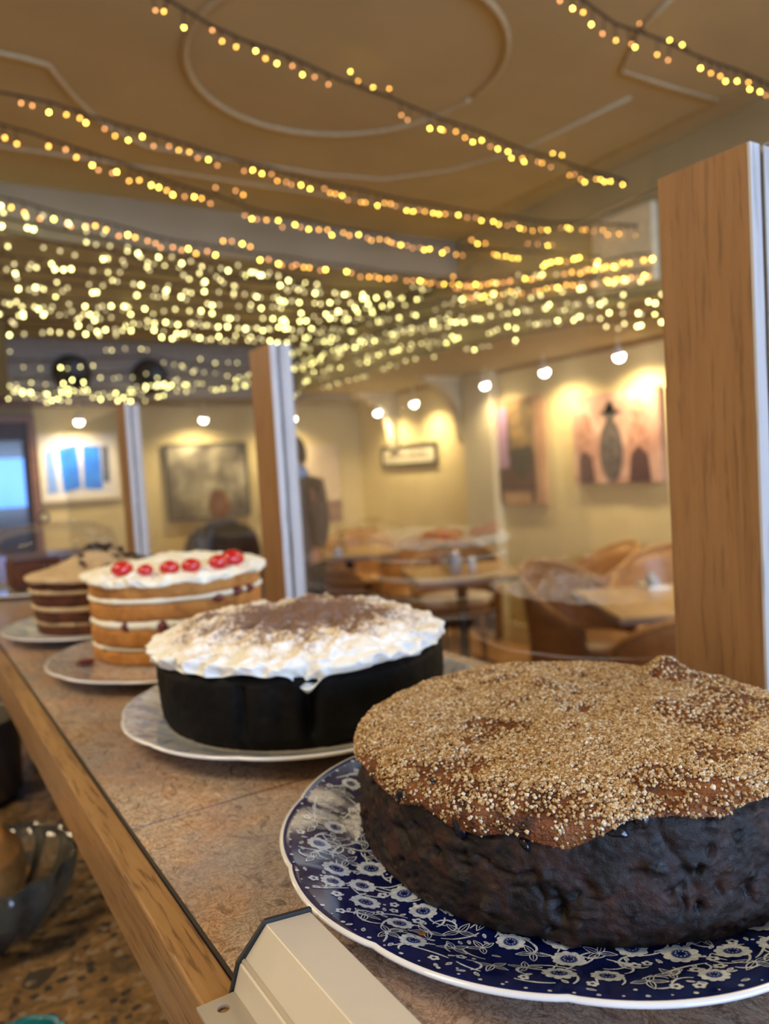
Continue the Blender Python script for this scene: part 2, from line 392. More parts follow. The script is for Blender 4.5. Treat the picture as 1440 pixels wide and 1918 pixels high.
# door in the back wall: dark frame, dark leaf, glazing that shows the dusk outside
d = MB().box((.30,6.76,0),(.36,6.84,2.0)).box((.91,6.76,0),(.97,6.84,2.0)).box((.36,6.76,1.94),(.91,6.84,2.0))
do = struct(d.build('door_1', M['plydark'], bevel=.004))
d = MB().box((.36,6.79,0),(.91,6.83,.95)).box((.36,6.79,1.80),(.91,6.83,1.94)).box((.36,6.79,.95),(.48,6.83,1.80)).box((.87,6.79,.95),(.91,6.83,1.80)).box((.60,6.79,.95),(.64,6.83,1.80))
d.build('door_leaf', mat('dark_door_paint', (.05,.035,.04), .5), do)
MB().box((.48,6.805,.95),(.60,6.812,1.80)).build('pane', mat('dull_glass', (.03,.04,.07), .15), do)
MB().box((.64,6.805,1.27),(.87,6.812,1.66)).build('lit_pane', M['bluepane'], do)
MB().box((.64,6.805,.95),(.87,6.812,1.27)).box((.64,6.805,1.66),(.87,6.812,1.80)).build('dark_pane', mat('dark_glass', (.03,.025,.04), .15), do)
# stepped ceilings
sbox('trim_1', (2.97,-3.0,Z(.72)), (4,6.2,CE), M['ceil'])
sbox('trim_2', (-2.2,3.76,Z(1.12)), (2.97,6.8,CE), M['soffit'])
tb = MB().box((-2.2,6.2,Z(.68)),(4,6.8,Z(1.12)))
for k in range(7):
    z = Z(.70 + k*.06); tb.box((-2.19,6.185,z),(2.96,6.2,z+.045))
struct(tb.build('trim_3', mat('grey_slatted_panel', (.27,.24,.24), .7)))
sbox('added_lit_patch', (2.93,2.30,Z(.78)), (2.97,2.66,Z(1.13)), M['skirting'], .01)  # added box; its cream colour imitates a lit patch of the bulkhead
sbox('trim_5', (.05,5.2,Z(.58)), (.62,5.9,Z(1.12)), mat('olive_brown_paint', (.13,.09,.02), .7))
sbox('trim_6', (3.90,4.62,0), (4,4.98,Z(.72)), M['wallcool'], .01)
sbox('trim_7', (3.97,-3.0,Z(.69)), (4,6.2,Z(.72)), M['oakedge'])
sbox('baseboard_right', (3.98,-3,0), (4,4.62,.14), M['skirting'], .004)
sbox('baseboard_right_2', (3.98,4.98,0), (4,6.8,.14), M['skirting'], .004)
sbox('baseboard_back', (.97,6.78,0), (3.98,6.8,.14), M['skirting'], .004)
# plaster mouldings on the ceiling
def moulding(name, pts, r=.022, closed=False):
    p = [(x, y, CE - .002) for x, y in pts]
    if closed: p.append(p[0])
    m = MB(); m.tube(p, r*.65, 8); return struct(m.build(name, M['moulding'], smooth=True))
moulding('trim_8', [(1.372+.525*math.cos(a), 2.261+.525*math.sin(a)) for a in np.linspace(0, 2*PI, 72)], .016)
moulding('trim_9', [(-.2,2.67),(.44,2.66),(.51,2.67),(.55,2.74),(.62,2.85),(.75,3.02),(.95,3.15),(1.72,3.13),(2.02,3.07),(2.25,2.85),(2.4,2.55),(2.45,2.0)], .014)
moulding('trim_10', [(-.5,3.37),(.44,3.37),(.84,3.36),(2.9,3.36)], .014)
moulding('trim_11', [(2.05,1.5),(2.1,1.66),(2.26,1.88),(2.51,1.88),(2.80,1.87)], .012)
moulding('trim_12', [(2.81,-1),(2.81,3.34)], .014)

def corbel(y, label):
    t = thing('corbel', label, 'bracket', (4,y,Z(.72)), 0, 'plaster corbels under the bulkhead')
    pr = [(0,0),(-.42,0),(-.42,-.05)] + [(-.42+.34*math.sin(a), -.05-.40*(1-math.cos(a))) for a in np.linspace(.2, PI/2, 10)] + [(-.06,-.52),(0,-.55)]
    MB().prism([(x, z) for x, z in pr], -.05, .05, axis='y').build('bracket', M['wallcool'], t)
    MB().box((-.44,-.065,-.03),(0,.065,0)).build('cap', M['skirting'], t)
    return t
corbel(5.05, 'pale curved plaster corbel just left of the armchair picture')
corbel(6.10, 'pale curved plaster corbel in the far corner left of the framed sign')

# ------------------------------------------------------------------ fairy lights
def bulbmesh(name, m, r):
    b = MB(); b.sphere((0,0,0), r, 8, 6, sc=(1,1,1.25)); o = b.build(name, m, smooth=True); me = o.data
    bpy.data.objects.remove(o); return me
cablemat = mat('dark_brown_cable', (.022,.014,.008), .6)
def lightstring(pts, label, kinds, r, spacing=.045, stem=.026, bright=(.3,.4), jit=.012, group=None, seedx=0, down=.85):
    rr = random.Random(seedx*13+5)
    meshes = [bulbmesh('bulb_'+'abc'[k], kinds[k], r) for k in range(3)]
    P = [Vector((x,y,Z(z))) for x,y,z in pts]
    seg = [(P[i+1]-P[i]).length for i in range(len(P)-1)]; L = sum(seg)
    def at(s):
        for i, l in enumerate(seg):
            if s <= l or i == len(seg)-1:
                return P[i].lerp(P[i+1], min(1, s/l))
            s -= l
    t = thing('fairy_light_string', label, 'string lights', tuple(P[0]), 0, group)
    o0 = P[0]
    cab = MB()
    N = max(6, int(L/.12))
    line = [at(L*i/N) + Vector((0, 0, .004*math.sin(i*1.7))) for i in range(N+1)]
    cab.tube([p-o0 for p in line], .0042, 5)
    s = .01; n = 0; side = -1; run = 0
    while s < L and n < 99:
        p = at(s)
        if run <= 0:
            side = -1 if rr.random() < down else 1; run = rr.randint(2, 7) if side < 0 else rr.randint(1, 4); dy = rr.uniform(-.6,.6)
        run -= 1
        q = p + Vector((rr.uniform(-jit,jit), dy*stem*.8 + rr.uniform(-jit,jit), side*stem*rr.uniform(.7,1.25)))
        cab.tube([p-o0, q-o0], .0024, 4, cap=False)
        u = rr.random(); k = 0 if u < bright[0] else (1 if u < bright[0]+bright[1] else 2)
        b = bpy.data.objects.new('bulb', meshes[k]); C.objects.link(b); b.parent = t; b.location = q - o0
        b.rotation_euler = (rr.uniform(-.6,.6), rr.uniform(-.6,.6), 0)
        n += 1
        s += spacing*rr.uniform(.75,1.25) * (2.2 if rr.random() < .06 else 1)
    cab.build('cable', cablemat, t, smooth=True)
    return t
G = 'fairy light strings under the ceiling'
bo = .0031
lightstring([(1.5,1.50,1.27),(1.85,1.56,1.25),(2.37,1.57,1.25),(2.95,1.61,1.27)], 'amber fairy light string at the top right above the oak post', BO, bo, .05, .042, (.5,.2), seedx=1, down=.55)
lightstring([(.15,1.80,1.27),(.53,1.96,1.25),(.87,2.09,1.25),(1.48,2.22,1.25),(2.29,2.36,1.25),(2.95,2.45,1.26)], 'amber fairy light string crossing the round ceiling moulding', BO, bo, .045, .040, (.45,.3), seedx=2)
lightstring([(-.1,2.71,1.26),(.53,2.72,1.25),(1.21,2.88,1.24),(1.73,2.97,1.24),(2.34,3.01,1.24),(2.86,2.95,1.22),(2.93,2.38,1.04)], 'amber fairy light string just beyond the round ceiling moulding', BO, .0036, .045, .038, (.3,.3), seedx=3)
lightstring([(-.1,2.82,1.26),(.64,3.0,1.24),(1.0,3.15,1.23),(1.5,3.35,1.23),(2.0,3.44,1.23),(2.57,3.51,1.24),(2.92,3.45,1.22),(2.93,2.6,.96)], 'second amber fairy light string beyond the round ceiling moulding', BO, .0042, .045, .038, (.35,.35), seedx=4)
lightstring([(-.1,3.1,1.11),(.45,3.24,1.10),(1.18,3.49,1.09),(1.68,3.55,1.09),(2.4,3.62,1.09),(2.96,3.66,1.10)], 'amber fairy light string along the front of the ceiling step', BO, .0050, .045, .038, (.3,.35), seedx=5)
for k, (z, y0, y1, s_) in enumerate(((.90,2.32,3.75,6),(.83,2.32,3.72,7))):
    lightstring([(2.93,y0,z),(2.92,(y0+y1)/2,z+.09),(2.93,y1,z+.20)], ('upper' if k == 0 else 'lower')+' amber fairy light string draped along the bulkhead on the right', BO, .0056, .036, .03, (.3,.35), seedx=s_, down=.6)
words = ['first','second','third','fourth','fifth','sixth','seventh','eighth','ninth','tenth','eleventh']
for k in range(8):
    y = 3.92 + k*.20; z = 1.10 - .004*k
    y2 = y + R.uniform(-.05,.2)
    lightstring([(-.35,y-.15,z),(.6,y,z-.02-R.random()*.05),(1.4,(y+y2)/2,z-.01-R.random()*.04),(2.2,y2,z-.03-R.random()*.06),(2.95,y2+R.uniform(-.1,.2),z-.01)],
        'pale fairy light string across the lower ceiling, %s behind the ceiling step' % words[k], BP, .0062+.00018*k, .058, .035, (.30,.30), .035, None, 20+k, .6)
for k in range(2):
    lightstring([(-.15,3.72,1.24-.05*k),(.6,3.71,1.17-.06*k),(1.2,3.70,1.09-.05*k),(2.0,3.70,1.03-.03*k)],
        'pale fairy light string sloping down in front of the ceiling step, %s one' % ('upper','lower')[k], BP, .0060, .055, .03, (.25,.35), .03, None, 80+k, .6)
for k in range(6):
    z = (.74,.62,.70,.66,.78,.70)[k]; x = (2.45,2.93,2.62,2.93,2.75,2.93)[k]
    lightstring([(x,2.2,z),(x-.02,3.1,z+.05+.02*k),(x,4.2,z+.10+.03*k),(x-.04,5.2,z+.06+.04*k),(x,6.1,z+.05+.05*k)],
        'pale fairy light string running beside the right bulkhead, %s of that set' % words[k], BP, .0058, .062, .04, (.28,.32), .045, None, 40+k, .6)
for k in range(3):
    z = .70 + .028*k; xe = (2.05,1.95,2.9)[k]
    lightstring([(-.2,6.13,z+.05),(.4,6.12,z+.03),(.95,6.10,z-.03),(1.3,6.12,z+.0),(1.65,6.1,z-.03),(xe,6.1,z+.06)],
        'pale fairy light string along the foot of the slatted bulkhead, %s from the bottom' % words[k], BP, .0068, .042, .03, (.35,.35), .022, None, 60+k, .6)
for k in range(2):
    lightstring([(-.2,6.05,1.0-.12*k),(.8,6.0,.92-.12*k),(1.7,6.0,.98-.1*k),(2.4,6.0,.88-.1*k),(2.95,5.9,.95-.1*k)],
        'sparse pale fairy light string across the grey slatted bulkhead, %s' % ('upper one','lower one')[k], BP, .0066, .09, .05, (.1,.4), .03, None, 70+k, .5)

# dark round speakers on the slatted panel
for k, (x, z, lb) in enumerate(((1.17,.86,'dark round ceiling speaker on the grey slats, left one'),(1.75,.84,'dark round ceiling speaker on the grey slats, right one'))):
    t = thing('wall_speaker', lb, 'speaker', (x,6.184,Z(z)), 0, 'round speakers on the bulkhead')
    m = MB(); m.lathe([(0,0),(.13,0),(.14,.03),(.13,.06),(.10,.075)], 32); o = m.build('housing', mat('dark_brown_plastic', (.03,.018,.014), .6), t, smooth=True); o.rotation_euler = (PI/2,0,0)
    m = MB(); m.lathe([(.10,.075),(.05,.06),(0,.055)], 32); o = m.build('cone', M['metalblack'], t, smooth=True); o.rotation_euler = (PI/2,0,0)

# ------------------------------------------------------------------ wall spot lamps
def spot(x, y, z, tx, ty, label, power, top):
    t = thing('spot_lamp', label, 'lamp', (x,y,Z(z)), 0, 'spot lamps over the pictures')
    MB().tube([(0,0,top-z),(0,0,.03)], .006, 8).build('stem', M['skirting'], t)
    dv = Vector((tx, ty, -1.0)).normalized()
    m = MB(); m.tube([tuple(-dv*.035), tuple(dv*.012)], [.022,.03], 16); m.build('housing', mat('white_lamp_housing', (.7,.66,.6), .4), t, smooth=False)
    m = MB(); m.sphere((dv.x*.022,dv.y*.022,dv.z*.022), .031, 14, 10); m.build('bulb', M['lamp'], t, smooth=True)
    l = bpy.data.lights.new('spot_light', 'SPOT'); l.energy = power*1.2; l.color = (1,.80,.45); l.spot_size = rad(150); l.spot_blend = 1; l.shadow_soft_size = .03
    lo = bpy.data.objects.new('spot_light', l); C.objects.link(lo); lo.parent = t; lo.location = dv*.07
    lo.rotation_euler = dv.to_track_quat('-Z','Y').to_euler()
for y, zz, pw, lb in ((3.23,.625,34,'bright spot lamp over the picture of figures beside the oak post'),(3.87,.62,26,'spot lamp between the two canvas pictures'),
        (4.50,.61,20,'spot lamp over the armchair picture'),(5.44,.57,30,'spot lamp right above the framed sign'),(6.03,.55,26,'spot lamp left of the framed sign near the far corner')):
    spot(3.75, y, zz, .32, 0, lb, pw, .72)
for x, pw, lb in ((1.26,26,'spot lamp over the blue framed picture'),(2.28,30,'spot lamp over the large grey painting'),(3.13,30,'spot lamp beside the middle oak post')):
    spot(x, 6.5, .55, 0, .35, lb, pw, .68)

# ------------------------------------------------------------------ pictures
def canvas_R(name, label, y0, y1, z0, z1, m, depth=.04, frame=None, fw=.03):
    t = thing(name, label, 'picture', (4, (y0+y1)/2, Z((z0+z1)/2)))
    w_, h_ = (y1-y0)/2, (z1-z0)/2
    k = fw if frame else 0
    MB().box((-depth,-w_+k,-h_+k),(0,w_-k,h_-k)).build('canvas', m, t)
    if frame:
        f = MB()
        for a, b in (((-depth-.012,-w_,-h_),(-.002,w_,-h_+fw)),((-depth-.012,-w_,h_-fw),(-.002,w_,h_)),((-depth-.012,-w_,-h_+fw),(-.002,-w_+fw,h_-fw)),((-depth-.012,w_-fw,-h_+fw),(-.002,w_,h_-fw))): f.box(a, b)
        f.build('frame', frame, t)
    return t, depth
def flat(t, polys, mm, x, name='figure'):
    m = MB()
    for p in polys: m.prism(p, x-.003, x, axis='x')
    return m.build(name, mm, t)
def blob(cy_, cz, ry, rz, n=20): return [(cy_+ry*math.cos(a), cz+rz*math.sin(a)) for a in np.linspace(0, 2*PI, n, endpoint=False)]
t, dp = canvas_R('canvas_picture', 'tall canvas picture of a dark armchair against a lilac drape', 4.14, 4.71, -.32, .48, mat('peach_canvas', (.46,.26,.15), .8, noise=(5,(.34,.18,.10),3)))
flat(t, [[(.26,-.2),(.26,.30),(.12,.36),(.06,.30),(.06,-.2)]], mat('lilac_paint', (.34,.20,.34), .8), -.0402, 'drape')
flat(t, [[(.08,.38),(.08,-.02),(-.20,-.02),(-.20,.38)]], mat('ochre_paint', (.26,.16,.06), .8, noise=(14,(.12,.07,.03),5)), -.0402, 'foliage')
flat(t, [[(.22,-.12),(.23,-.27),(.18,-.38),(.155,-.38),(.165,-.29),(-.155,-.29),(-.165,-.38),(-.19,-.38),(-.21,-.27),(-.20,.0),(.05,.02),(.08,-.12)]], mat('oxblood_paint', (.06,.015,.02), .7), -.0435, 'armchair')
flat(t, [[(.08,.02),(-.17,.04),(-.17,-.12),(-.05,-.20),(.04,-.13)]], mat('black_paint', (.012,.01,.014), .7), -.0468, 'cushion')
t, dp = canvas_R('canvas_picture', 'wide canvas picture of three soft figures beside the oak post', 3.12, 3.84, -.17, .42, mat('blush_canvas', (.60,.38,.30), .8, noise=(7,(.42,.22,.17),5)))
flat(t, [blob(.24,-.02,.075,.20), blob(-.20,-.06,.07,.17), blob(-.20,.17,.05,.06)], mat('rust_paint', (.30,.12,.08), .8, noise=(25,(.48,.27,.20),4)), -.0402, 'figure')
flat(t, [[(.30,-.29),(.30,-.12),(.26,-.07),(.19,-.12),(.17,-.29)],[(-.12,-.29),(-.14,-.12),(-.20,-.06),(-.27,-.12),(-.29,-.29)]], mat('plum_paint', (.08,.03,.035), .8), -.0435, 'skirt')
flat(t, [blob(.02,-.08,.095,.20), blob(.02,.16,.045,.06), [(.11,.155),(.09,.185),(-.05,.185),(-.08,.155)], blob(.02,.20,.035,.045)], mat('charcoal_paint', (.05,.04,.045), .8, noise=(22,(.13,.10,.09),4)), -.0435, 'hatted_figure')
t, dp = canvas_R('framed_sign', 'long framed sign with dark lettering on cream, in the alcove', 5.46, 6.36, .03, .225, mat('cream_card', (.70,.64,.48), .7), .02, M['metalblack'], .028)
q = MB(); yy = .33
for k, ww in enumerate((.05,.035,.06,.03,.045,0,.05,.04,.055,.035,.05)):
    if ww:
        q.box((-.023,yy-ww,-.018),(-.0202,yy-ww+.009,.03)).box((-.023,yy-ww,-.018),(-.0202,yy-.009,-.010)).box((-.023,yy-.012,-.018),(-.0202,yy-.004,.012+.012*(k%2)))
    yy -= ww + .018
q.build('lettering', mat('brown_lettering', (.12,.07,.04), .7), t)
def canvas_B(name, label, x0, x1, z0, z1, m, depth=.03, frame=None, fw=.03):
    t = thing(name, label, 'picture', ((x0+x1)/2, 6.8, Z((z0+z1)/2)))
    w_, h_ = (x1-x0)/2, (z1-z0)/2; k = fw if frame else 0
    MB().box((-w_+k,-depth,-h_+k),(w_-k,0,h_-k)).build('canvas', m, t)
    if frame:
        f = MB()
        for a, b in (((-w_,-depth-.012,-h_),(w_,-.002,-h_+fw)),((-w_,-depth-.012,h_-fw),(w_,-.002,h_)),((-w_,-depth-.012,-h_+fw),(-w_+fw,-.002,h_-fw)),((w_-fw,-depth-.012,-h_+fw),(w_,-.002,h_-fw))): f.box(a, b)
        f.build('frame', frame, t)
    return t
def flatB(t, polys, mm, y, name):
    m = MB()
    for p in polys: m.prism(p, y-.003, y, axis='y')
    return m.build(name, mm, t)
mgrey, nt, b = newmat('grey_landscape_paint'); v = coords(nt)
nt.links.new(ramp(nt, noise(nt, v, 4.5, 4, .4), [(.32,(.06,.05,.045)),(.46,(.16,.14,.11)),(.58,(.30,.27,.20)),(.74,(.50,.46,.34))]), b.inputs['Base Color']); b.inputs['Roughness'].default_value = .6
t = canvas_B('painting', 'large grey-brown abstract painting behind the seated man', 2.00, 2.76, -.34, .34, mgrey, .03, mat('dark_grey_frame', (.07,.065,.06), .5), .02)
t = canvas_B('framed_picture', 'white framed picture with painted blue reflections by the dark doorway', .98, 1.60, -.10, .45, mat('white_mount', (.72,.70,.74), .5), .02, mat('white_frame', (.80,.72,.58), .4), .04)
mb_ = mat('bright_blue_reflection', (.01,.16,.85), .35, noise=(12,(.02,.24,.95),3))  # window reflection in the picture's glass, painted as blue patches
flatB(t, [[(-.14,-.20),(-.16,.16),(-.01,.19),(.0,-.17)],[(.02,-.18),(.03,.18),(.17,.17),(.17,-.19)]], mb_, -.0202, 'blue_reflection')
flatB(t, [[(-.26,-.20),(-.26,.14),(-.19,.16),(-.18,-.20)]], mat('pale_blue_reflection', (.22,.38,.85), .4), -.0202, 'pale_reflection')
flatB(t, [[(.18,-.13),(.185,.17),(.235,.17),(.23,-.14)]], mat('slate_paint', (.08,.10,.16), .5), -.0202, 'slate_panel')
t = canvas_B('wall_poster', 'pale poster with brown band behind the standing person', 3.36, 3.74, -.47, .29, mat('pale_peach_card', (.72,.58,.42), .7, noise=(6,(.62,.50,.36),3)), .015)
flatB(t, [[(-.19,-.38),(-.19,-.20),(.19,-.17),(.19,-.38)]], mat('brown_band', (.20,.11,.09), .7, noise=(14,(.34,.22,.17),4)), -.0152, 'brown_band')

# ------------------------------------------------------------------ cafe tables and chairs
def cafe_table(x, y, rz, label, w_=.66):
    t = thing('cafe_table', label, 'table', (x,y,0), rz, 'cafe tables')
    MB().box((-w_/2,-w_/2,.722),(w_/2,w_/2,.74)).build('table_top', M['tabletop'], t, bevel=.004)
    MB().box((-w_/2-.004,-w_/2-.004,.70),(w_/2+.004,w_/2+.004,.7215)).build('edge', M['tableedge'], t, bevel=.004)
    MB().tube([(0,0,.03),(0,0,.70)], .035, 16).build('pedestal', M['metalblack'], t, smooth=True)
    m = MB(); m.box((-.28,-.035,0),(.28,.035,.03)).box((-.035,-.28,.0),(.035,-.0351,.03)).box((-.035,.0351,0),(.035,.28,.03)); m.build('foot', M['metalblack'], t, bevel=.008)
    return t
cafe_table(2.925, 3.83, rad(65), 'pale-topped cafe table on a black pedestal, with the red flower')
cafe_table(3.10, 5.55, rad(72), 'farther cafe table behind the red-flower table, with a small white pot', .7)
cafe_table(2.92, 2.28, rad(60), 'cafe table at the right, half hidden by the oak post', .7)

def tub_chair(x, y, rz, label, dark=False, cush=None, w_=.30):
    t = thing('tub_chair', label, 'chair', (x,y,0), rz, 'bent plywood tub chairs')
    # back shell opens towards local +x
    n = 48; v = []; f = []; a0 = rad(55); a1 = 2*PI - a0
    lv = 8
    for i in range(n+1):
        a = a0 + (a1-a0)*i/n; c = (1 - math.cos(a))/2      # 1 at the back
        s_ = max(0, (c - .215)/.785)
        top = .55 + .29*(s_**1.1); bot = .20
        for j in range(lv+1):
            q = j/lv; z = bot + (top-bot)*q
            fl = 1 + .10*max(0, (z-.45)/.4)
            for off in (0, .013):
                v.append(((w_+off)*fl*math.cos(a)*1.0 - .04*max(0,(z-.45)), (w_+off)*fl*math.sin(a), z))
    st = (lv+1)*2
    for i in range(n):
        for j in range(lv):
            b_ = i*st + j*2
            f.append((b_, b_+2, b_+st+2, b_+st)); f.append((b_+1, b_+st+1, b_+st+3, b_+3))
        b_ = i*st + lv*2; f.append((b_, b_+1, b_+st+1, b_+st))
        b_ = i*st; f.append((b_, b_+st, b_+st+1, b_+1))
    for b_ in (0,):
        for j in range(lv): f.append((b_+j*2, b_+j*2+1, b_+j*2+3, b_+j*2+2))
    b_ = n*st
    for j in range(lv): f.append((b_+j*2, b_+j*2+2, b_+j*2+3, b_+j*2+1))
    MB().add(v, f).build('back_shell', M['plydark'] if dark else M['ply'], t, smooth=True)
    m = MB(); pts = []
    for i in range(n+1):
        k = i*st + lv*2; pts.append(((v[k][0]+v[k+1][0])/2, (v[k][1]+v[k+1][1])/2, v[k][2]+.004))
    m.tube(pts, .011, 8).build('top_rail', M['ply'], t, smooth=True)
    m = MB(); m.lathe([(0,.40),(w_-.03,.40),(w_-.012,.415),(w_-.012,.43),(w_-.03,.445),(0,.445)], 36); m.build('seat', M['ply'] if cush is None else M['plydark'], t, smooth=True)
    if cush is not None:
        m = MB(); m.lathe([(0,.446),(w_-.05,.446),(w_-.025,.47),(w_-.05,.495),(.1,.51),(0,.512)], 36); m.build('cushion', cush, t, smooth=True)
    for sx, sy in ((.2,.17),(.2,-.17),(-.2,.17),(-.2,-.17)):
        MB().tube([(sx*1.05,sy*1.05,0),(sx*.95,sy*.95,.40)], [.014,.02], 10).build('leg', M['plydark'], t, smooth=True)
    return t
cushm = mat('pale_cushion', (.62,.55,.50), .8)
tub_chair(3.62, 3.50, rad(150), 'plywood tub chair with tall sloping back between two tables by the wall', cush=None, w_=.31)
tub_chair(3.64, 2.84, rad(210), 'plywood tub chair behind the right-hand table, against the post', cush=None)
tub_chair(3.02, 2.90, rad(280), 'dark-sided tub chair seen from behind, in front of the right-hand table', True, w_=.28)
tub_chair(2.50, 1.86, rad(55), 'brown tub chair back nearest the oak post, low at the right', True, w_=.28)
tub_chair(3.45, 4.98, rad(225), 'plywood tub chair with wide back behind the red-flower table', cush=None, w_=.34)
tub_chair(3.22, 4.28, rad(232), 'tub chair with a pale cushion under the far side of the red-flower table', True, cushm)
tub_chair(3.50, 6.10, rad(235), 'plywood tub chair in the far corner behind the far table', cush=None, w_=.32)
tub_chair(2.55, 5.06, rad(30), 'dark tub chair between the middle post and the tables', True, None, .32)

def vase(x, y, z, fl, label, h=.11):
    t = thing('bud_vase', label, 'vase', (x,y,z), 0)
    m = MB(); m.lathe([(0,.0),(.028,0),(.032,.02),(.030,.05),(.014,.085),(.013,h),(.017,h+.01)], 24); m.build('bottle', M['cutglass'], t, smooth=True)
    m = MB()
    for k, (dx, dy, dz) in enumerate(((.02,.01,.08),(-.025,.015,.065),(.0,-.02,.09))[:len(fl)]):
        m.tube([(0,0,.03),(dx*.4,dy*.4,h),(dx,dy,h+dz)], .002, 5)
        m.sphere((dx*.7,dy*.7,h+dz*.5), .012, 8, 5, sc=(1.6,.5,.5))
    m.build('stem', mat('green_stem', (.06,.16,.03), .6), t, smooth=True)
    for k, (dx, dy, dz) in enumerate(((.02,.01,.08),(-.025,.015,.065),(.0,-.02,.09))[:len(fl)]):
        m = MB()
        for p in range(7):
            a = 2*PI*p/7; m.sphere((dx+.012*math.cos(a), dy+.012*math.sin(a), h+dz+.004), .011, 8, 5, sc=(1,1,.6))
        m.sphere((dx,dy,h+dz+.008), .009, 8, 5)
        m.build('flower', fl[k], t, smooth=True)
    return t
red = mat('red_petals', (.65,.03,.02), .5); yel = mat('yellow_petals', (.75,.42,.03), .5); pk = mat('pink_petals', (.6,.10,.08), .5)
vase(2.93,3.98,.74,[red,yel],'small glass vase with a red and a yellow flower')
vase(3.12,5.70,.74,[yel,pk],'thin glass vase of small flowers on the far table')
tv = vase(2.78,5.45,.74,[yel],'glass vase with one yellow flower beside the standing person')
def jar(x, y, label, m_, r=.035, h=.11):
    t = thing('table_jar', label, 'jar', (x,y,.74), 0)
    m = MB(); m.lathe([(0,0),(r*.9,0),(r,.01),(r,h*.75),(r*.75,h*.9),(r*.75,h)], 24); m.build('body', m_, t, smooth=True)
    m = MB(); m.lathe([(r*.8,h),(r*.82,h+.015),(r*.4,h+.02),(0,h+.02)], 24); m.build('lid', M['chrome'], t, smooth=True)
jar(2.86,3.80,'grey-blue glass jar on the red-flower table', mat('grey_blue_glass', (.34,.36,.42), .15), .04, .12)
jar(2.93,3.72,'white sugar jar in front of the red-flower vase', mat('pale_ceramic', (.60,.60,.64), .2), .028, .08)
jar(2.86,5.30,'small white pot on the far table', mat('white_ceramic', (.75,.75,.82), .2), .035, .06)
t = thing('menu_holder', 'white condiment tray on the right-hand table', 'tray', (3.10,2.52,.74), rad(60))
MB().box((-.09,-.05,0),(.09,.05,.012)).build('tray', M['white'], t, bevel=.003)
MB().box((-.07,-.01,.012),(.0,.03,.05)).box((.02,-.03,.012),(.06,.01,.06)).build('sachet', mat('blue_grey_packet', (.35,.38,.45), .5), t, bevel=.003)

# ------------------------------------------------------------------ people
skin_m = mat('skin', (.55,.26,.16), .5, sss=.1)
def skinned(name, joints, edges, m, parent=None, sub=2):
    me = bpy.data.meshes.new(name); me.from_pydata([j[0] for j in joints], edges, []); me.materials.append(m)
    o = bpy.data.objects.new(name, me); C.objects.link(o)
    if parent: o.parent = parent
    o.modifiers.new('skin', 'SKIN'); s = o.modifiers.new('sub', 'SUBSURF'); s.levels = sub; s.render_levels = sub
    if not me.skin_vertices: return o
    for i, j in enumerate(joints):
        d_ = me.skin_vertices[0].data[i]; r = j[1]; d_.radius = r if isinstance(r, tuple) else (r, r); d_.use_root = (i == 0)
    return o
def fingers(J, E, wrist, hand_dir, side_dir, k0):
    """palm and five curled fingers off vertex k0"""
    hd = Vector(hand_dir).normalized(); sd = Vector(side_dir).normalized(); dn = hd.cross(sd).normalized()
    w_ = Vector(wrist); palm = w_ + hd*.05; J.append((tuple(palm), (.034,.018))); E.append((k0, len(J)-1)); pi_ = len(J)-1
    for q, ln in zip((-1.5,-.5,.5,1.5), (.058,.072,.078,.068)):
        b0 = palm + sd*q*.019 + hd*.035; b1 = b0 + hd*ln*.5 + dn*.008; b2 = b1 + hd*ln*.4 + dn*.02
        n0 = len(J); J += [(tuple(b0), .010), (tuple(b1), .009), (tuple(b2), .0075)]; E += [(pi_, n0), (n0, n0+1), (n0+1, n0+2)]
    n0 = len(J); b0 = w_ + hd*.03 + sd*.036; J += [(tuple(b0), .012), (tuple(b0 + hd*.03 + sd*.018 + dn*.012), .010)]; E += [(pi_, n0), (n0, n0+1)]
def head(t, c, facing, hairm=None, tilt=0):
    """a face on an egg-shaped head; facing is the yaw of the look direction"""
    hd = MB(); n = 28; m_ = 22; v = []
    for j in range(m_+1):
        ph = PI*j/m_
        for i in range(n):
            a = 2*PI*i/n; x = math.sin(ph)*math.cos(a); y = math.sin(ph)*math.sin(a); z = -math.cos(ph)
            fx = .098*x; fy = .075*y*(1 - .12*max(0,-z)); fz = .118*z
            if z < 0 and x > 0: fx += .008*x*(-z)                        # chin
            if x > .8 and -.35 < z < .12: fx += .020*max(0, 1-abs(y)*5)*max(0, 1-abs(z+.14)*4.2)   # nose
            if x > .7 and abs(z-.10) < .09 and .2 < abs(y) < .5: fx -= .006  # eye sockets
            if x > .8 and abs(z+.48) < .07 and abs(y) < .35: fx += .004      # lips
            v.append((fx, fy, fz))
    f = [(j*n+i, j*n+(i+1)%n, (j+1)*n+(i+1)%n, (j+1)*n+i) for j in range(m_) for i in range(n)]
    hd.add(v, f)
    for s in (1,-1): hd.sphere((-.002, s*.077, -.01), .02, 10, 8, sc=(.8,.35,1.5))
    o = hd.build('head', skin_m, t, smooth=True); o.location = c; o.rotation_euler = (0, tilt, facing)
    e = MB()
    for s in (1,-1): e.sphere((.086, s*.030, .012), .011, 10, 8)
    e.build('eyes', mat('eyes', (.05,.04,.035), .2), o, smooth=True)
    MB().box((.100,-.024,-.060),(.105,.024,-.055)).build('mouth', mat('lips', (.35,.10,.08), .5), o)
    return o
